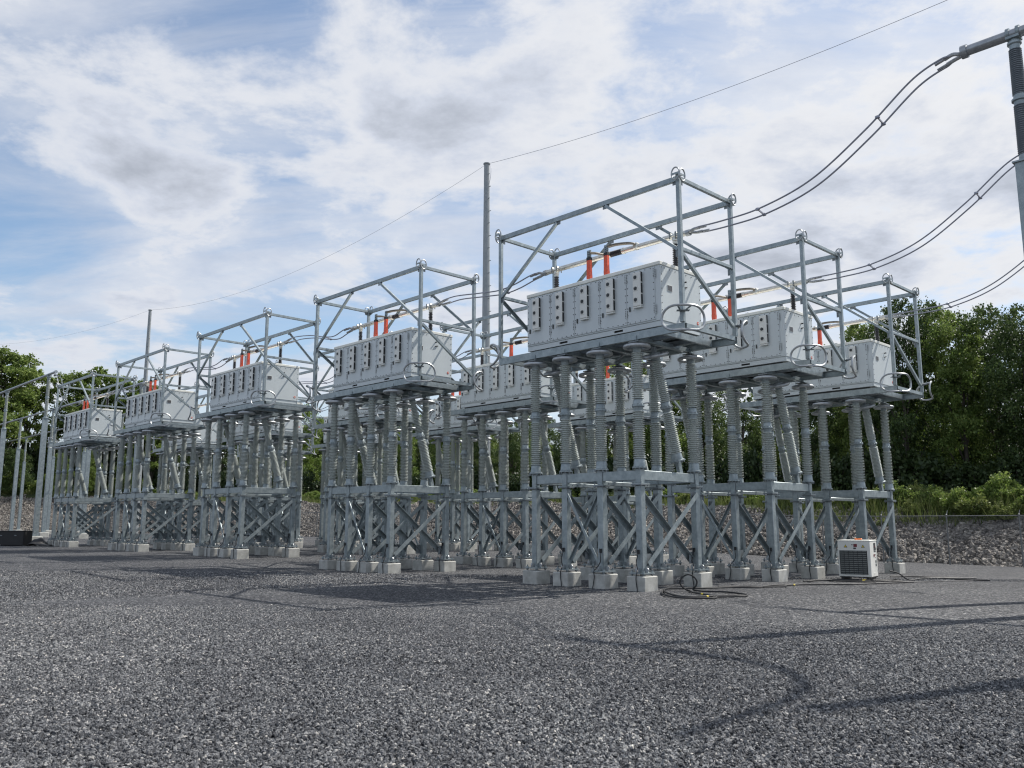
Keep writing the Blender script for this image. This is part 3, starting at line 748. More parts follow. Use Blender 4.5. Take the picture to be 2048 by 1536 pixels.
# ================================================================== COOLING UNIT, CABLES, BLACK CRATE
def make_unit():
    t = thing('portable_chiller', 'small white machine with black grille and red-topped beacon standing on the gravel by the cables', 'machine', 3.03, 7.86, gnd(3, 8)-.01, None, -.62)
    w, d, h = .93, .82, 1.05; b = .13
    mb = MB(); mb.box((0, 0, b+h/2), (w, d, h), 'white', ch=.012)
    ob('casing', mb.mesh('casing'), t)
    mb = MB(); mb.box((0, 0, b+h+.012), (w+.02, d+.02, .03), 'trim', ch=.008); ob('lid', mb.mesh('lid'), t)
    mb = MB(); mb.box((-.02, -d/2-.004, b+.42), (w-.14, .012, .70), 'mesh_dark')
    for i in range(7): mb.beam((-.02-(w-.16)/2+i*(w-.16)/6, -d/2-.014, b+.08), (-.02-(w-.16)/2+i*(w-.16)/6, -d/2-.014, b+.76), .012, .008, 'void')
    for i in range(12): mb.beam((-.02-(w-.16)/2, -d/2-.013, b+.09+i*.06), (-.02+(w-.16)/2, -d/2-.013, b+.09+i*.06), .006, .012, 'grid')
    ob('grille', mb.mesh('grille'), t)
    mb = MB()
    mb.box((.05, -d/2-.004, b+h-.13), (.10, .010, .09), 'plum'); mb.box((-.04, -d/2-.004, b+h-.11), (.03, .010, .03), 'void'); mb.box((.03, -d/2-.004, b+h-.215), (.075, .010, .04), 'void')
    ob('control_panel', mb.mesh('control_panel'), t)
    for x in (-.23, .27):
        mb = MB(); y = -d/2-.008; z = b+h-.16
        for q, mm, o in ((.052, 'void', 0), (.038, 'yellow', .002)):
            mb.add([(x-q, y-o, z-q*.6), (x+q, y-o, z-q*.6), (x, y-o, z+q*1.1), (x-q, y+.006, z-q*.6), (x+q, y+.006, z-q*.6), (x, y+.006, z+q*1.1)], [(0, 1, 2), (0, 3, 4, 1), (1, 4, 5, 2), (2, 5, 3, 0)], mm)
        ob('warning_sign', mb.mesh('warning_sign'), t)
    mb = MB(); x = w/2+.004
    mb.box((x, .14, b+h-.17), (.010, .22, .22), 'mesh_dark'); mb.box((x+.006, .14, b+h-.17), (.008, .05, .05), 'plum'); mb.box((x, .14, b+h-.31), (.010, .22, .02), 'mesh_dark')
    mb.cyl((x, .02, b+.62), (x+.006, .02, b+.62), .05, 16, 'plum'); mb.box((x, .16, b+.64), (.008, .08, .03), 'mesh_dark'); mb.box((x, .16, b+.56), (.008, .05, .02), 'plum')
    mb.box((x, .20, b+.44), (.010, .08, .07), 'mesh_dark'); mb.box((x, .20, b+.34), (.010, .08, .07), 'mesh_dark'); mb.box((x, -.02, b+.1), (.006, .18, .02), 'trim')
    mb.box((x, .31, b+.5), (.012, .02, .72), 'trim')
    ob('side_labels', mb.mesh('side_labels'), t)
    mb = MB(); mb.cyl((-.02, 0, b+h+.025), (-.02, 0, b+h+.075), .05, 12, 'orange', .035); mb.box((.08, .05, b+h+.05), (.12, .07, .05), 'orange', ch=.01); ob('beacon', mb.mesh('beacon'), t)
    mb = MB()
    for sx in (-1, 1):
        mb.beam((sx*.36, -.44, .06), (sx*.36, .44, .06), .08, .13, 'rubber')
    mb.box((0, 0, .115), (w-.02, d-.02, .02), 'rubber'); ob('pallet', mb.mesh('pallet'), t)
    return t
M['hose'] = mottled('grey_hose', (.07, .07, .07), (.11, .11, .11), 8, .6, 0)
M['grid'] = mottled('grille_glint_wire', (.22, .24, .24), (.36, .37, .36), 20, .45, .3)  # glints along the grille are put into this lighter wire colour
M['plum'] = mottled('red_print', (.12, .02, .028), (.20, .035, .045), 9, .5, 0)
make_unit()
def ground_cable(name, label, pts, r=.02, tape=None, m='rubber', loops=()):
    x0, y0 = pts[0][0], pts[0][1]
    path = [(p[0]-x0, p[1]-y0, (p[2] if len(p) > 2 else 0)+r+.012+gnd(p[0], p[1])) for p in pts]
    mb = MB(); mb.tube(spline(path, 7), r, 7, m)
    if tape is not None:
        q = spline(path, 7); i = int(tape*(len(q)-2)); mb.tube([q[i], q[i].lerp(q[i+1], .7)], r*1.15, 7, 'yellow')
    o = ob(name, mb.mesh(name)); o.location = W(x0, y0, 0); o.rotation_euler = (0, 0, -YAW)
    return tag(o, label, 'cable', 'black cables lying on the gravel')
ground_cable('loose_cable', 'black cable curling into an upright loop in front of the concrete piers', [(1.9, -.2), (2.26, -.99), (2.9, -1.9), (3.4, -2.3), (3.84, -2.45), (4.2, -2.2), (4.3, -1.9), (3.9, -1.5), (3.2, -1.1), (2.85, -.75), (2.66, -.62, .01), (2.56, -.67, .10), (2.54, -.69, .21), (2.60, -.63, .32), (2.68, -.55, .36), (2.76, -.47, .32), (2.82, -.41, .21), (2.80, -.43, .09), (2.74, -.46, .01), (3.1, -.6), (3.6, -.4), (4.3, -.7)], tape=.36)
ground_cable('loose_cable', 'black cable end with yellow tag doubled back beside the coil', [(2.28, -1.0), (2.75, -1.55), (3.3, -2.0), (3.7, -2.2), (3.95, -1.95), (4.1, -1.4), (4.4, -.9), (4.5, -1.2), (4.15, -1.8)], tape=.55)
ground_cable('loose_cable', 'long grey-black cable trailing from the coil towards the white machine', [(2.1, -.5), (2.6, .3, .0), (2.8, 1.1), (3.2, 1.6), (3.1, 2.3), (3.0, 2.9), (3.3, 3.7), (3.7, 4.4), (4.15, 5.2), (4.35, 6.1), (4.5, 6.9), (4.7, 7.7)], m='rubber')
ground_cable('loose_cable', 'short black cable piece with yellow end lying between two piers', [(2.5, 1.0), (2.75, 1.6), (3.2, 2.0), (3.45, 2.6), (3.2, 3.1), (3.3, 3.6)], tape=.95)
for q, lab in enumerate(['black cable bunched under the front edge of the white machine', 'second black cable bunched under the white machine, reaching further out']):
    o = .14*q
    ground_cable('loose_cable', lab, [(2.7-o, 5.3), (2.6, 6.1+o), (2.95+o, 6.9), (3.4, 7.2-o), (3.9, 7.35+o), (4.15+o, 7.9), (3.9, 8.4), (3.5+o, 8.0), (3.1, 7.3), (2.8, 6.6-o), (3.3, 6.3), (3.9+o, 6.7)], tape=.3)
ground_cable('loose_cable', 'black cable running from the white machine out over the open gravel', [(3.7, 8.5, .25), (3.85, 8.75, .18), (4.05, 8.95), (4.2, 9.3), (4.1, 9.9), (4.3, 10.5), (4.7, 10.6), (5.2, 10.5), (5.83, 10.55)], m='rubber')
ground_cable('loose_cable', 'grey cable stretched straight over the gravel past the white machine', [(4.35, 6.6), (4.6, 7.6), (4.75, 8.3), (5.05, 9.2), (5.3, 10.0), (5.4, 10.4)], r=.012, m='hose')
for q, lab in enumerate(['black cable heaped on the gravel beyond the white machine', 'looser black cable lying over the heap beyond the white machine']):
    o = .22*q
    ground_cable('loose_cable', lab, [(3.0, 10.2+o), (3.3, 10.8), (3.8-o, 11.1), (4.2, 11.3+o), (4.6, 11.5), (4.3, 11.0), (3.9+o, 10.6), (4.3, 10.7-o), (4.9, 11.2), (5.1, 11.6)])
# black crate and draped sheet by the slim posts
t = thing('black_crate', 'long black box standing on the gravel below the slim posts', 'crate', -44.3, -2.92, gnd(-44, -3), None, -.05)
mb = MB(); mb.box((0, 0, .44), (1.70, .9, .84), 'tarp', ch=.02); ob('crate_body', mb.mesh('crate_body'), t)
mb = MB(); mb.box((0, 0, .875), (1.76, .96, .05), 'rubber', ch=.012); ob('lid', mb.mesh('lid'), t)
mb = MB()
for x in (-.55, .35): mb.box((x, -.462, .62), (.14, .02, .05), 'galv_dark')
mb.box((-.6, -.44, .05), (.12, .1, .1), 'concrete'); ob('handle', mb.mesh('handle'), t)
nx, ny = 34, 20; vs = []; fs = []
for i in range(nx+1):
    for k in range(ny+1):
        u, v = i/nx, k/ny
        x = -.9+2.3*u; y = -.6+1.2*v
        h = .50*math.exp(-((x+.1)/.42)**2)*math.exp(-((y)/.5)**2)+.04*math.exp(-((x-.9)/.4)**2)
        h *= 1+.12*math.sin(9*x+5*y); vs.append((x, y, .012+h+.018*math.sin(13*x)*math.sin(11*y+2*x)**2))
for i in range(nx):
    for k in range(ny):
        a = i*(ny+1)+k; fs.append((a, a+ny+1, a+ny+2, a+1))
mb = MB(); mb.add(vs, fs, 'tarp')
o = ob('black_sheet', mb.mesh('black_sheet', 70)); o.location = W(-42.95, -1.85, gnd(-43, -2)); o.rotation_euler = (0, 0, -.05)
sd = o.modifiers.new('thick', 'SOLIDIFY'); sd.thickness = .012
tag(o, 'black plastic sheet heaped on the ground beside the black box', 'sheet')

# ================================================================== GROUND, BANK, HILL
FY, FX = 24.35, -114.0
def grid(xs, ys, zf):
    V = [(x, y, zf(x, y)) for x in xs for y in ys]; n = len(ys)
    F = [(i*n+k, (i+1)*n+k, (i+1)*n+k+1, i*n+k+1) for i in range(len(xs)-1) for k in range(n-1)]
    return V, F
xs = sorted(set([-1500, -700, -400, -250, -160, -120] + list(np.arange(-110, 41, 2.5)) + [60, 100, 200, 500, 1500]))
ys = sorted(set([-1500, -700, -300, -150, -80, -50] + list(np.arange(-40, 27, 2.5)) + [30, 60, 150, 400, 800, 1500]))
V, F = grid(xs, ys, lambda x, y: gnd(x, min(y, 25)))
g = ob('ground', np_mesh('ground', V, F, 'gravel', True)); g.location = W(0, 0, 0); g.rotation_euler = (0, 0, -YAW)
struct(g, 'dark crushed stone yard')
HX = [-130, -90, -60, -35, -15, 0, 10, 30]; HZ = [5.9, 4.3, 3.7, 3.3, 2.75, 2.35, 2.1, 2.0]
def bank_s(x, y):
    a = y-25.3+.35*math.sin(x*.35)+.2*math.sin(x*.9); b = (FX-1.0)-x+.4*math.sin(y*.4)
    return max(a, b) if max(a, b) < 0 or min(a, b) < 0 else math.hypot(a, b)*.35+max(a, b)*.65
BW = 5.2
def bank_z(x, y):
    s = bank_s(x, y); g0 = gnd(x, min(y, 25)); top = float(np.interp(x, HX, HZ))
    if s <= 0: return g0-.15+.15*max(-1, s)
    if s < BW: return g0-.15+(top-g0+.15)*(s/BW)
    return top+.035*(s-BW)+.12*math.sin(x*.5)*math.sin(y*.41)
xs = sorted(set(list(np.arange(-140, 46, 1.0)) + list(np.arange(-122, -112, .5))+[-1200, -500, -260, -180, 60, 100, 250, 600, 1200]))
ys = sorted(set([-600, -200, -80, -40] + list(np.arange(-30, 20, 2.5)) + list(np.arange(20, 40, .6)) + list(np.arange(40, 60, 2.5)) + [80, 120, 250, 600, 1200]))
V, F = grid(xs, ys, bank_z)
Fb, Fh = [], []
for f in F:
    sm = sum(bank_s(V[i][0], V[i][1]) for i in f)/4
    if sm > -1.2: (Fb if sm < BW-.2 else Fh).append(f)
def sub(V, Fs):
    ids = sorted({i for f in Fs for i in f}); mp = {k: n for n, k in enumerate(ids)}
    return [V[i] for i in ids], [[mp[i] for i in f] for f in Fs]
bv, bf = sub(V, Fb); hv, hf = sub(V, Fh)
bank = ob('bank', np_mesh('bank', bv, bf, 'soil', True)); hill = ob('hill', np_mesh('hill', hv, hf, 'turf', True))
for o in (bank, hill): o.location = W(0, 0, 0); o.rotation_euler = (0, 0, -YAW)
struct(bank, 'sloping earth bank under the loose rocks'); struct(hill, 'rising ground behind the bank')

# ---- scattered stones (countless): geometry-node instances
def scatter(name, patch_mesh, material, density, smin, smax, zlift, seed, label):
    o = ob(name, patch_mesh); o.location = W(0, 0, 0); o.rotation_euler = (0, 0, -YAW)
    tag(o, label, 'gravel' if 'stone' in name else 'rocks', None, 'stuff')
    ng = bpy.data.node_groups.new(name, 'GeometryNodeTree')
    ng.interface.new_socket('Geometry', in_out='INPUT', socket_type='NodeSocketGeometry')
    ng.interface.new_socket('Geometry', in_out='OUTPUT', socket_type='NodeSocketGeometry')
    gi, go = ng.nodes.new('NodeGroupInput'), ng.nodes.new('NodeGroupOutput')
    d = ng.nodes.new('GeometryNodeDistributePointsOnFaces'); d.inputs['Density'].default_value = density; d.inputs['Seed'].default_value = seed
    ng.links.new(gi.outputs[0], d.inputs['Mesh'])
    join = ng.nodes.new('GeometryNodeGeometryToInstance')
    shapes = []
    for q in range(4):
        ico = ng.nodes.new('GeometryNodeMeshIcoSphere'); ico.inputs['Radius'].default_value = 1; ico.inputs['Subdivisions'].default_value = 2
        sp = ng.nodes.new('GeometryNodeSetPosition'); nz = ng.nodes.new('ShaderNodeTexNoise'); nz.inputs['Scale'].default_value = .85; nz.inputs['Detail'].default_value = 1.5
        pos = ng.nodes.new('GeometryNodeInputPosition')
        av = ng.nodes.new('ShaderNodeVectorMath'); av.operation = 'ADD'; av.inputs[1].default_value = (q*9.1+seed, q*3.7, q*5.3)
        ng.links.new(pos.outputs[0], av.inputs[0]); ng.links.new(av.outputs[0], nz.inputs['Vector'])
        sb = ng.nodes.new('ShaderNodeVectorMath'); sb.operation = 'SUBTRACT'; sb.inputs[1].default_value = (.5, .5, .5); ng.links.new(nz.outputs['Color'], sb.inputs[0])
        sc = ng.nodes.new('ShaderNodeVectorMath'); sc.operation = 'SCALE'; sc.inputs['Scale'].default_value = 2.6; ng.links.new(sb.outputs[0], sc.inputs[0])
        ng.links.new(sc.outputs[0], sp.inputs['Offset']); ng.links.new(ico.outputs[0], sp.inputs['Geometry'])
        sm = ng.nodes.new('GeometryNodeSetMaterial'); sm.inputs['Material'].default_value = M[material]; ng.links.new(sp.outputs[0], sm.inputs[0])
        gt = ng.nodes.new('GeometryNodeGeometryToInstance'); ng.links.new(sm.outputs[0], gt.inputs[0]); shapes.append(gt)
    jg = ng.nodes.new('GeometryNodeJoinGeometry')
    for s in reversed(shapes): ng.links.new(s.outputs[0], jg.inputs[0])
    ng.nodes.remove(join)
    ip = ng.nodes.new('GeometryNodeInstanceOnPoints'); ng.links.new(d.outputs[0], ip.inputs['Points']); ng.links.new(jg.outputs[0], ip.inputs['Instance']); ip.inputs['Pick Instance'].default_value = True
    rv = ng.nodes.new('FunctionNodeRandomValue'); rv.data_type = 'FLOAT_VECTOR'; rv.inputs[0].default_value = (-PI, -PI, -PI); rv.inputs[1].default_value = (PI, PI, PI); ng.links.new(rv.outputs[0], ip.inputs['Rotation'])
    rs = ng.nodes.new('FunctionNodeRandomValue'); rs.data_type = 'FLOAT_VECTOR'; rs.inputs[0].default_value = (smin,)*3; rs.inputs[1].default_value = (smax,)*3; rs.inputs['Seed'].default_value = 5
    ng.links.new(rs.outputs[0], ip.inputs['Scale'])
    tr = ng.nodes.new('GeometryNodeTranslateInstances'); tr.inputs['Local Space'].default_value = False; tr.inputs['Translation'].default_value = (0, 0, zlift)
    ng.links.new(ip.outputs[0], tr.inputs[0]); ng.links.new(tr.outputs[0], go.inputs[0])
    md = o.modifiers.new('scatter', 'NODES'); md.node_group = ng
    return o
# near gravel patch, laid out in world metres in front of where the picture is taken
RI = ROT.inverted()
def world_patch(pts):
    out = []
    for x, y in pts:
        d = Vector((x-EX0, y-EY0, 0)); sx, sy = d.x*CX-d.y*SX, d.x*SX+d.y*CX
        out.append((sx, sy, gnd(sx, sy)))
    return out
pm = bpy.data.meshes.new('stone_patch'); pm.from_pydata(world_patch([(-6, 4.3), (6, 4.3), (9.4, 10), (-9.4, 10)]), [], [(0, 1, 2, 3)])
scatter('loose_stones', pm, 'stone', 1950, .008, .0205, .009, 1, 'loose dark grey stones of the yard close by')
pm = bpy.data.meshes.new('stone_patch_far'); pm.from_pydata(world_patch([(-9.4, 10), (9.4, 10), (13, 17), (-13, 17)]), [], [(0, 1, 2, 3)])
scatter('loose_stones', pm, 'stone', 1100, .009, .0215, .008, 2, 'loose dark grey stones of the yard further out')
pm = bpy.data.meshes.new('stone_patch_mid'); pm.from_pydata(world_patch([(-13, 17), (13, 17), (20, 27.5), (-20, 27.5)]), [], [(0, 1, 2, 3)])
scatter('loose_stones', pm, 'stone', 520, .011, .024, .005, 4, 'loose dark grey stones around the concrete piers')
rv, rf = sub(V, [f for f in Fb if (lambda s: .1 < s < BW+.2)(sum(bank_s(V[i][0], V[i][1]) for i in f)/4) and V[f[0]][0] < 16 and V[f[0]][0] > -124 and V[f[0]][1] > -22])
scatter('rocks', np_mesh('rocks', rv, rf, 'rock'), 'rock', 62, .05, .135, .02, 3, 'pale loose rocks covering the sloping bank behind the fence')

# ================================================================== FENCE
def make_fence():
    t = thing('chain_link_fence', 'grey chain-link fence with pipe posts along the foot of the rock bank', 'fence', 0, FY, 0)
    nodes = [(x, 0) for x in np.arange(15, FX+1, -3.02)]
    nodes += [(FX+.2, -3.02*i) for i in range(0, 14)]
    H = 2.26
    pm_ = MB(); pm_.cyl((0, 0, -.2), (0, 0, H), .034, 10, 'fence'); pm_.lathe([(.042, H), (.042, H+.03), (.01, H+.06)], 10, 'fence'); pm_.beam((0, 0, H), (0, .18, H+.22), .03, .02, 'fence')
    pme = pm_.mesh('fence_post')
    vs, fs = [], []
    rail = MB()
    for (xa, ya), (xb, yb) in zip(nodes[:-1], nodes[1:]):
        za, zb = gnd(xa, FY+ya), gnd(xb, FY+yb)
        rail.cyl((xa, ya, za+H-.03), (xb, yb, zb+H-.03), .019, 8, 'fence')
        o = len(vs); e = -.03 if ya == yb else 0
        vs += [(xa, ya+e, za+.04), (xb, yb+e, zb+.04), (xb, yb+e, zb+H-.04), (xa, ya+e, za+H-.04)]; fs.append((o, o+1, o+2, o+3))
    for x, y in nodes: ob('fence_post', pme, t, (x, y, gnd(x, FY+y)))
    ob('top_rail', rail.mesh('top_rail'), t)
    ob('fence_fabric', np_mesh('fence_fabric', vs, fs, 'chain'), t)
M['fence'] = mottled('fence_pipe', (.16, .165, .165), (.22, .225, .225), 6, .55, .4)
make_fence()

# ================================================================== TREES, SHRUBS, GRASS
def leaf_quads(centers, size, seed, flat=.35):
    r = np.random.default_rng(seed); n = len(centers)
    d = r.normal(size=(n, 3)); d /= np.linalg.norm(d, axis=1)[:, None]
    nrm = r.normal(size=(n, 3)); nrm[:, 2] += flat*2
    nrm -= d*np.sum(d*nrm, 1)[:, None]; nrm /= np.linalg.norm(nrm, axis=1)[:, None]
    s = np.cross(d, nrm); L_ = size*r.uniform(.6, 1.35, (n, 1)); w = L_*r.uniform(.34, .5, (n, 1))
    p = [centers-d*L_*.5, centers+s*w-nrm*L_*.08, centers+d*L_*.5, centers-s*w-nrm*L_*.08]
    v = np.stack(p, 1).reshape(-1, 3); f = np.arange(4*n).reshape(n, 4)
    return v, f
def crown(H, Rr, seed, nleaf, zlo, nlobes, leaf, conic=0.):
    r = np.random.default_rng(seed); cs = []; lobes = []
    for i in range(nlobes):
        t = (i+.5)/nlobes; z = zlo+(1-zlo)*t
        env = math.sqrt(max(.02, 1-((t-.38)/.68)**2))*(1-conic*t)
        a = i*2.4+r.uniform(-.5, .5); q = r.uniform(.25, .78)*env*Rr
        rad = Rr*r.uniform(.26, .46)*(.55+.45*env)*(1-.35*conic*t)
        lobes.append((np.array([q*math.cos(a), q*math.sin(a), min(z*H, H-rad*.8)]), rad))
    tot = sum(l[1]**2 for l in lobes)
    for c, rad in lobes:
        n = int(nleaf*rad**2/tot)
        nc = max(8, n//26)
        d = r.normal(size=(nc, 3)); d /= np.linalg.norm(d, axis=1)[:, None]
        d[:, 2] = np.where(d[:, 2] < -.4, -d[:, 2]*.6, d[:, 2])
        rr = rad*r.uniform(.5, 1.12, (nc, 1)); tw = c+d*rr*np.array([1, 1, .8])
        k = r.integers(0, nc, n); cs.append(tw[k]+r.normal(size=(n, 3))*rad*.135)
    v, f = leaf_quads(np.concatenate(cs), leaf, seed+1)
    return v, f, lobes
def tree_proto(H, Rr, seed, nleaf, zlo, nlobes, lm, leaf=.175, conic=0.):
    v, f, lobes = crown(H, Rr, seed, int(nleaf*1.55), zlo, nlobes, leaf, conic)
    cm = np_mesh('crown', v, f, lm)
    r = random.Random(seed); mb = MB(); pts = []; rs = []
    for i in range(9):
        t = i/8; pts.append((r.uniform(-.12, .12)*i*.25, r.uniform(-.12, .12)*i*.25, -.4+H*.86*t)); rs.append(.02+.018*H*(1-t)**1.1)
    mb.tube(pts, 1, 8, 'bark', rs=rs)
    for c, rad in lobes[::2]:
        z = c[2]*.62; k = min(7, int(8*(z+.4)/(H*.86))); b = Vector(pts[k]); e = Vector(c); m_ = b.lerp(e, .5)+Vector((0, 0, .25))
        r0 = max(.03, rs[k]*.45); mb.tube([b, m_, e], 1, 6, 'bark', rs=[r0, r0*.7, r0*.25])
    return cm, mb.mesh('trunk')
TP = [tree_proto(14, 3.6, 1, 16000, .16, 28, 'leaf'), tree_proto(14, 4.2, 2, 17000, .08, 30, 'leaf_dark'),
      tree_proto(14, 3.4, 3, 14500, .05, 30, 'leaf_dark', conic=.45), tree_proto(14, 3.9, 4, 15500, .18, 26, 'leaf_bright'),
      tree_proto(24, 5.0, 5, 9500, .36, 22, 'leaf_bright', .36), tree_proto(24, 5.6, 6, 10500, .32, 24, 'leaf', .36)]
KIND_T = ['leafy broad-crowned', 'dense dark green', 'dark pointed', 'lighter green', 'tall open-crowned', 'tall full-crowned']
def tree(x, y, top, k, label, group='trees of the wood behind the bank'):
    zg = bank_z(x, y)-.2; base = 14 if k < 4 else 24; s = (top-zg)/base
    o = ob('tree', None); o.location = W(x, y, zg); o.rotation_euler = (0, 0, random.uniform(0, 6.28)); wv = random.uniform(.95, 1.2) if y > 50 or x < -20 else random.uniform(.72, .95); o.scale = (s*wv, s*wv, s)
    tag(o, label, 'tree', group)
    ob('crown', TP[k][0], o); ob('trunk', TP[k][1], o)
FRONT = [(-9.2, 38, 14.9, 0), (-6.1, 36, 15.6, 1), (-5.4, 39.5, 15.4, 3), (-2.9, 36.4, 13.7, 0), (-1.9, 39, 14.9, 1), (.6, 36, 13.9, 1), (2.6, 38, 14.6, 0), (4.6, 36, 14.0, 1), (7.5, 37, 14.5, 1),
 (-11.8, 40, 13.9, 0), (-13.0, 37, 12.4, 1), (-16.9, 40, 12.3, 3), (-17.5, 36, 11.2, 2), (-24.1, 41, 13.1, 1), (-25.1, 37, 14.2, 0), (-29.9, 38, 15.4, 3), (-32.6, 36, 11.6, 1), (-37, 43, 9.6, 0), (-41.7, 40, 9.7, 3), (-41.0, 36, 10.8, 1),
 (-46.5, 37, 10.4, 1), (-51.6, 42, 11.8, 0), (-51.8, 38, 13.6, 3), (-62.6, 43, 13.9, 1), (-59.2, 37, 11.5, 3), (-71.5, 42, 13.4, 0), (-71.4, 38, 13.1, 1), (-66, 37, 12.2, 2), (-85.0, 44, 15.6, 1), (-80.1, 37, 16.1, 3), (-85.1, 36, 14.5, 0), (-98.8, 40, 15.5, 3), (-98.4, 36, 15.8, 1), (-92, 37, 14.6, 0), (-105, 36, 16.0, 1), (-111.0, 38, 17.8, 0), (-117, 34, 17, 1)]
SPOT = ['trees behind the bank']
lab_special = {0: 'leafy tree standing up behind the farthest cage of the end trio', 1: 'tallest dark tree of the wood beside the pale sky gap', 5: 'dark crowned tree under the lowest twin cable', 3: 'leafy tree between two taller dark ones above the shrubs', 7: 'dark tree cut by the picture edge above the yellow shrubs'}
for q, (x, y, top, k) in enumerate(FRONT):
    x, y, top = 14.77+1.09*(x-14.77), -18.14+1.09*(y+18.14), 1.6+1.09*(top-1.6)
    tree(x, y, top, k, lab_special.get(q, KIND_T[k]+' tree in the wood behind the bank, partly hidden by steelwork'))
for q, (x, y, top, k) in enumerate([(-128, 40.7, 21.5, 4), (-127, 35.4, 24.5, 5), (-125, 30.7, 24.6, 4), (-128, 28.2, 26.0, 4), (-126, 25.0, 24.6, 5), (-127, 18.6, 24.6, 4), (-125, 14.9, 26.6, 5), (-128, 11.8, 27.2, 4), (-125, 7.5, 26.4, 5), (-124, 36.4, 18.1, 4)]):
    lab = KIND_T[k]+' tree beyond the slim posts'+[', in the clump with the mast', '', ', in the clump with the mast', '', ', in the clump with the mast', ', edge of its clump facing the gap', ', top above the bus pipes', '', ', half out of the picture', ''][q]
    tree(x, y, top, k, lab, 'tall trees beyond the slim posts')
for q, (x, y, top) in enumerate([(-119, 21.5, 11.5), (-120, 16, 12), (-121, 26, 12.5), (-120, 31, 12), (-119, 10, 12), (-120, 4, 12.5), (-131, 21.8, 15)]):
    tree(x, y, top, 1 if q % 2 else 0, KIND_T[1 if q % 2 else 0]+' low tree behind the slim posts', 'low trees behind the slim posts')
# backing row of the wood
for q in range(26):
    x = 9-q*5.4+random.uniform(-1.5, 1.5); y = 56+random.uniform(-1.5, 3); k = [1, 0, 1, 2][q % 4]
    top = float(np.interp(x, [-125, -100, -80, -52, -42, -36, -28, -16, -8, 10], [16, 15, 13.5, 11.5, 10.5, 9.8, 12.5, 11, 13.5, 14.5]))
    tree(x, y, top*1.2*random.uniform(.93, 1.05), k, KIND_T[k]+' tree deep in the wood, mostly covered by those in front', 'trees deep in the wood')

def bush_proto(seed, lm, n=8000, leaf=.095):
    r = np.random.default_rng(seed); cs = []
    for i in range(9):
        a = r.uniform(0, 6.28); q = r.uniform(0, .75); c = np.array([q*math.cos(a), q*math.sin(a), r.uniform(.25, .85)*(1.1-.5*q)]); rad = r.uniform(.28, .5)
        m_ = n//9; nc = 18; d = r.normal(size=(nc, 3)); d /= np.linalg.norm(d, axis=1)[:, None]; tw = c+d*rad*r.uniform(.5, 1.1, (nc, 1))
        cs.append(tw[r.integers(0, nc, m_)]+r.normal(size=(m_, 3))*.09)
    c = np.concatenate(cs); c[:, 2] = np.abs(c[:, 2])
    v, f = leaf_quads(c, leaf, seed+5, .2)
    return np_mesh('foliage', v, f, lm)
BP = [bush_proto(21, 'leaf_yellow'), bush_proto(22, 'leaf_bright'), bush_proto(23, 'leaf'), bush_proto(24, 'leaf_shaded')]
stem = MB()
for a in range(6): stem.tube([(0, 0, -.15), (.2*math.cos(a), .2*math.sin(a), .35), (.45*math.cos(a*1.1), .45*math.sin(a*1.1), .75)], 1, 5, 'bark', rs=[.03, .02, .008])
stem = stem.mesh('stems')
BL = ['yellow-green shrub on the rocky bank', 'bright green shrub on the rocky bank', 'mid green shrub on the rocky bank', 'dark green shrub at the edge of the wood']
def bush(x, y, r_, h, k, label=None):
    o = ob('shrub', None); o.location = W(x, y, bank_z(x, y)-.05); o.rotation_euler = (0, 0, random.uniform(0, 6.28)); o.scale = (r_, r_, h*.82)
    tag(o, label or BL[k]+', in the low thicket', 'shrub', 'shrubs on top of the bank')
    ob('foliage', BP[k], o); ob('stems', stem, o)
for x, y, r_, h, k, lab in [(-.3, 29.5, 1.5, 1.5, 0, 'big yellow-green shrub at the edge of the rocks above the fence'), (.9, 29.3, 1.1, 1.0, 0, 'lower yellowish shrub at the edge of the rocks, next to the picture edge'), (2.0, 30.2, 1.6, 1.5, 1, None), (-1.6, 30.5, 1.2, 1.5, 1, None), (-3.0, 31, 1.3, 1.5, 2, None), (-3.9, 30.2, .9, .9, 0, None), (-5.3, 31.2, 1.5, 1.8, 2, None), (-4.9, 28.9, .6, .5, 0, 'small yellowish tuft growing among the rocks'), (-7.2, 31, 1.2, 1.1, 1, None), (-8.8, 31.5, 1.1, 1.0, 0, None), (.2, 31.3, 1.6, 2.1, 1, None), (3.4, 30.4, 1.6, 2.0, 0, None), (1.7, 29.6, .8, .8, 0, None), (-11.5, 31.4, 1.1, .9, 0, None), (-14.5, 31.6, 1.3, 1.0, 1, None), (-19, 31.4, 1.2, 1.0, 0, None)]:
    bush(x, y, r_*.72, h*.80, k, lab)
    bush(x-1.0+random.uniform(-.3, .3), y+random.uniform(.2, 1.2), r_*.55, h*random.uniform(.5, .75), k)
    bush(x+.8+random.uniform(-.3, .3), y+random.uniform(.4, 1.5), r_*.5, h*random.uniform(.45, .8), (k+1) % 3)
for q in range(60):
    x = 8-q*2.1+random.uniform(-.8, .8); y = 33.0+random.uniform(-.9, 1.0); k = random.choice([0, 1, 2, 2, 3, 1])
    bush(x, y, random.uniform(.8, 1.5), random.uniform(.6, 1.3), k, BL[k].split(' on')[0].split(' at')[0]+' in the low row before the wood')
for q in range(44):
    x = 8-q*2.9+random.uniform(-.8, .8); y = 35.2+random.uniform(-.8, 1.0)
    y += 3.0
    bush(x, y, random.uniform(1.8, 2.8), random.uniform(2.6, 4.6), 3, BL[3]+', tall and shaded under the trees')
for q in range(18):
    y = 34-q*2.6; x = -117.8+random.uniform(-2, .2)-2.5
    bush(x-1.5, y, random.uniform(1.6, 2.4), random.uniform(1.8, 3.4), random.choice([1, 2, 3]), 'broad shrub beyond the slim posts, above the rock bank')
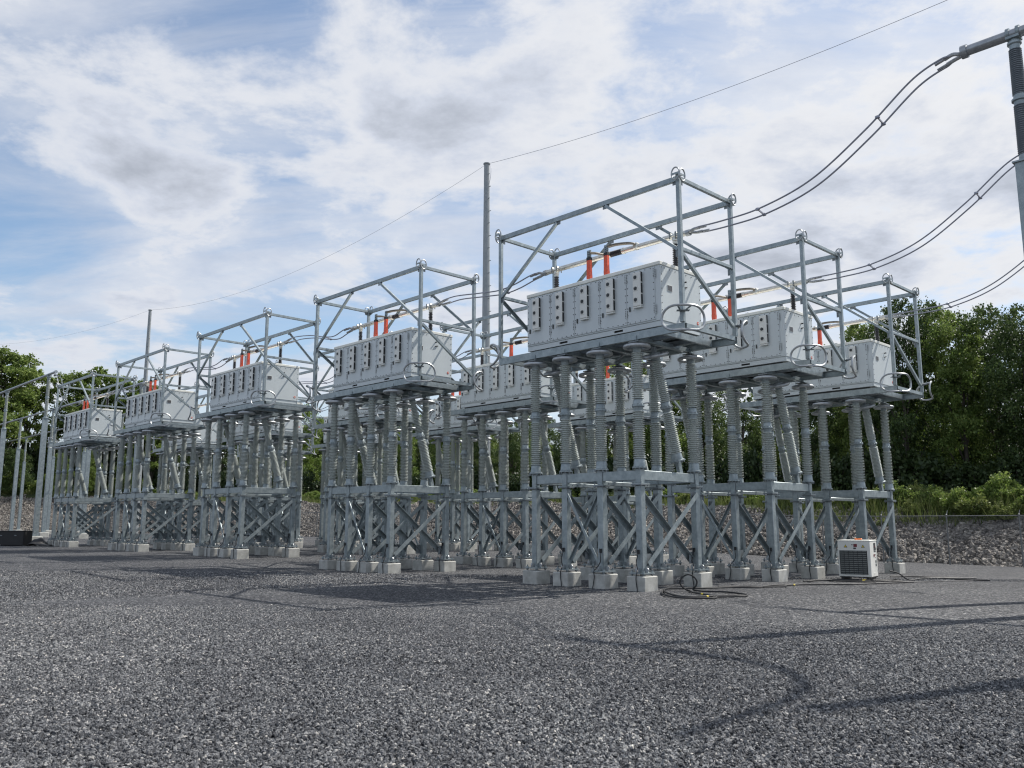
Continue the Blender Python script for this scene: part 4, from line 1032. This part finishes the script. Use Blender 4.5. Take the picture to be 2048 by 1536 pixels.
for q in range(34):
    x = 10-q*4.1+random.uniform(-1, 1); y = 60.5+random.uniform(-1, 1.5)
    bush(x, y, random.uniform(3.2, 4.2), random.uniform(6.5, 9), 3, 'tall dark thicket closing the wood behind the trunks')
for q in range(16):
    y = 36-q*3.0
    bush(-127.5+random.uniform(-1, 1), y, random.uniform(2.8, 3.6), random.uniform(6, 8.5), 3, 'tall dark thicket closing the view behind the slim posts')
# grass on the crest
n = 26000
gx = rng.uniform(-122, 12, n); gy = 30.1+np.abs(rng.normal(0, 1.5, n))
ex = n//5
gx[-9000:] = rng.uniform(-13, 7, 9000); gy[-9000:] = rng.uniform(29.0, 33.5, 9000)
gx[:ex] = -120.5-np.abs(rng.normal(0, 1.6, ex)); gy[:ex] = rng.uniform(-8, 32, ex)
gz = np.array([bank_z(a, b) for a, b in zip(gx, gy)])
hh = rng.uniform(.25, .75, n)*(1+.4*np.sin(gx*.7)); hh[-9000:] = rng.uniform(.35, 1.15, 9000)*(.8+.35*np.sin(gx[-9000:]*1.7)); ang = rng.uniform(0, 6.28, n); w = rng.uniform(.02, .045, n)
lean = rng.normal(0, .16, (n, 2))
b0 = np.stack([gx-w*np.cos(ang), gy-w*np.sin(ang), gz-.03], 1); b1 = np.stack([gx+w*np.cos(ang), gy+w*np.sin(ang), gz-.03], 1)
tp = np.stack([gx+lean[:, 0]*hh*2, gy+lean[:, 1]*hh*2, gz+hh], 1)
v = np.stack([b0, b1, tp], 1).reshape(-1, 3); f = np.arange(3*n).reshape(n, 3)
o = ob('grass', np_mesh('grass', v, f, 'blade')); o.location = W(0, 0, 0); o.rotation_euler = (0, 0, -YAW)
tag(o, 'rough grass along the top of the rock bank', 'grass', None, 'stuff')

# ================================================================== SKY, SUN, CAMERA
SUN_AZ = math.atan2(.9, .436); SUN_EL = R(50)
w = bpy.data.worlds.new('World'); SC.world = w; w.use_nodes = True; nt = w.node_tree
bg = nt.nodes['Background']
sky = N(nt, 'ShaderNodeTexSky', sky_type='NISHITA'); sky.sun_disc = False; sky.sun_elevation = SUN_EL; sky.sun_rotation = SUN_AZ
sky.air_density = 1.0; sky.dust_density = .6; sky.ozone_density = 2.0
tc = N(nt, 'ShaderNodeTexCoord'); dirv = tc.outputs['Generated']
def math2(op, a, b=None, c=None, clamp=False):
    n = N(nt, 'ShaderNodeMath', operation=op); n.use_clamp = clamp
    for i, q in enumerate((a, b, c)):
        if q is None: continue
        if isinstance(q, (int, float)): n.inputs[i].default_value = q
        else: L(nt, q, n.inputs[i])
    return n.outputs[0]
sp = N(nt, 'ShaderNodeSeparateXYZ'); L(nt, dirv, sp.inputs[0])
zz_ = math2('MAXIMUM', sp.outputs['Z'], 0.0); den = math2('ADD', zz_, .16)
px, py = math2('DIVIDE', sp.outputs['X'], den), math2('DIVIDE', sp.outputs['Y'], den)
cb = N(nt, 'ShaderNodeCombineXYZ'); L(nt, px, cb.inputs[0]); L(nt, py, cb.inputs[1])
def off(vec, o):
    n = N(nt, 'ShaderNodeVectorMath', operation='ADD'); L(nt, vec, n.inputs[0]); n.inputs[1].default_value = o; return n.outputs[0]
WEATHER = [(150, 60, 60, .04), (80, 480, 250, -.22), (640, 500, 250, -.06), (520, 70, 400, -.06), (150, 310, 150, .08), (420, 340, 150, .12), (760, 340, 200, .07), (850, 120, 90, .05), (1100, 210, 200, .05), (1190, 90, 500, -.06), (1330, 190, 600, -.08), (1040, 320, 500, -.05), (1500, 300, 40, .10), (1700, 560, 120, .05), (1850, 430, 40, .04), (1800, 80, 60, .04), (60, 590, 500, .05), (290, 580, 600, .09), (100, 720, 500, .07)]
CO = (9, -6, 3)
base = off(cb.outputs[0], CO)
n1 = noise(nt, 2.1, 12, .60, base, .15)
nw = noise(nt, .75, 4, .5, off(base, (5.2, 1.1, 2.2)))
thin = N(nt, 'ShaderNodeMapping'); thin.inputs['Scale'].default_value = (1, 2.4, 1); thin.inputs['Rotation'].default_value = (0, 0, .5); L(nt, base, thin.inputs[0])
n2 = noise(nt, .8, 10, .62, thin.outputs[0], .5)
def blob(dx, dy, dz, power):
    v = Vector((dx, dy, dz)).normalized()
    d = N(nt, 'ShaderNodeVectorMath', operation='DOT_PRODUCT'); L(nt, dirv, d.inputs[0]); d.inputs[1].default_value = v
    return math2('POWER', math2('MAXIMUM', d.outputs['Value'], 0), power)
def pdir(u, v):                                                    # a compass bearing and height, as (x, y, z)
    x, y = (u-1024)/1717.6, (768-v)/1717.6; c, s_ = math.cos(.1607), math.sin(.1607)
    return (x, c-y*s_, s_+y*c)
cov = math2('MULTIPLY_ADD', nw.outputs['Fac'], .34, -.17)
# where the weather is denser or clearer that day
for u, v, pw, amt in WEATHER:
    cov = math2('MULTIPLY_ADD', blob(*pdir(u, v), pw), amt, cov)
dens = math2('ADD', n1.outputs['Fac'], cov)
def mrange(x, a, b_, c=0., d=1., sm=True):
    m_ = N(nt, 'ShaderNodeMapRange', interpolation_type='SMOOTHSTEP' if sm else 'LINEAR')
    for k_, q in zip(('From Min', 'From Max', 'To Min', 'To Max'), (a, b_, c, d)): m_.inputs[k_].default_value = q
    L(nt, x, m_.inputs[0]); return m_.outputs[0]
puff = mrange(dens, .42, .62)
vd = math2('ADD', n2.outputs['Fac'], math2('MULTIPLY', cov, .5))
veil = mrange(vd, .32, .68, 0, .84)
low = mrange(sp.outputs['Z'], .02, .24, .9, 0)                         # pale air low down
mask = math2('MAXIMUM', math2('MAXIMUM', puff, veil), low)
nd = noise(nt, 3.3, 9, .62, off(base, (2.2, 6.1, 0)), .3)
core = mrange(math2('MULTIPLY_ADD', nd.outputs['Fac'], .42, dens), .76, 1.08, 0, 1)                                 # thick middles are grey, thin rims glow
fwd = blob(.9*math.cos(SUN_EL), .436*math.cos(SUN_EL), math.sin(SUN_EL), 2.2)
shade = math2('MULTIPLY_ADD', puff, .30, .42)
shade = math2('MULTIPLY_ADD', fwd, .36, shade)
shade = math2('MULTIPLY_ADD', math2('SUBTRACT', nd.outputs['Fac'], .5), .55, shade)
shade = math2('SUBTRACT', shade, math2('MULTIPLY', core, .9), clamp=True)
cr = ramp(nt, shade, [(.0, (2.9, 3.15, 3.65)), (.5, (4.3, 4.6, 5.25)), (1, (6.1, 6.1, 6.15))])
mx = N(nt, 'ShaderNodeMix', data_type='RGBA'); L(nt, mask, mx.inputs[0])
gn = N(nt, 'ShaderNodeMix', data_type='RGBA', blend_type='MULTIPLY'); gn.inputs[0].default_value = 1; L(nt, sky.outputs[0], gn.inputs[6]); gn.inputs[7].default_value = (1.1, 1.08, 1.03, 1)
L(nt, gn.outputs[2], mx.inputs[6]); L(nt, cr.outputs[0], mx.inputs[7])
L(nt, mx.outputs[2], bg.inputs['Color']); bg.inputs['Strength'].default_value = .12

sun = bpy.data.lights.new('sun', 'SUN'); sun.energy = 4.6; sun.angle = R(.55); sun.color = (1, .95, .88)
so = ob('sun', sun)
sd = Vector((.9, .436, 0)).normalized()*math.cos(SUN_EL)+Vector((0, 0, math.sin(SUN_EL)))
so.rotation_euler = sd.to_track_quat('Z', 'Y').to_euler(); so.location = sd*60

cam = bpy.data.cameras.new('camera'); cam.sensor_width = 36; cam.lens = 1717.6/2048*36; cam.clip_end = 4000; cam.clip_start = .05
co = ob('camera', cam); co.location = (0, 0, 1.6); co.rotation_euler = (PI/2+.1607, 0, 0)
SC.camera = co
vs_ = SC.view_settings; SC.display_settings.display_device = 'sRGB'
vs_.view_transform = 'Standard'; vs_.look = 'None'; vs_.exposure = .33; vs_.gamma = 1; vs_.use_curve_mapping = False
SC.cycles.max_bounces = 6; SC.cycles.transparent_max_bounces = 24
SC.cycles.use_denoising = True
SC.cycles.filter_width = 1.2
SC.cycles.sample_clamp_indirect = 6
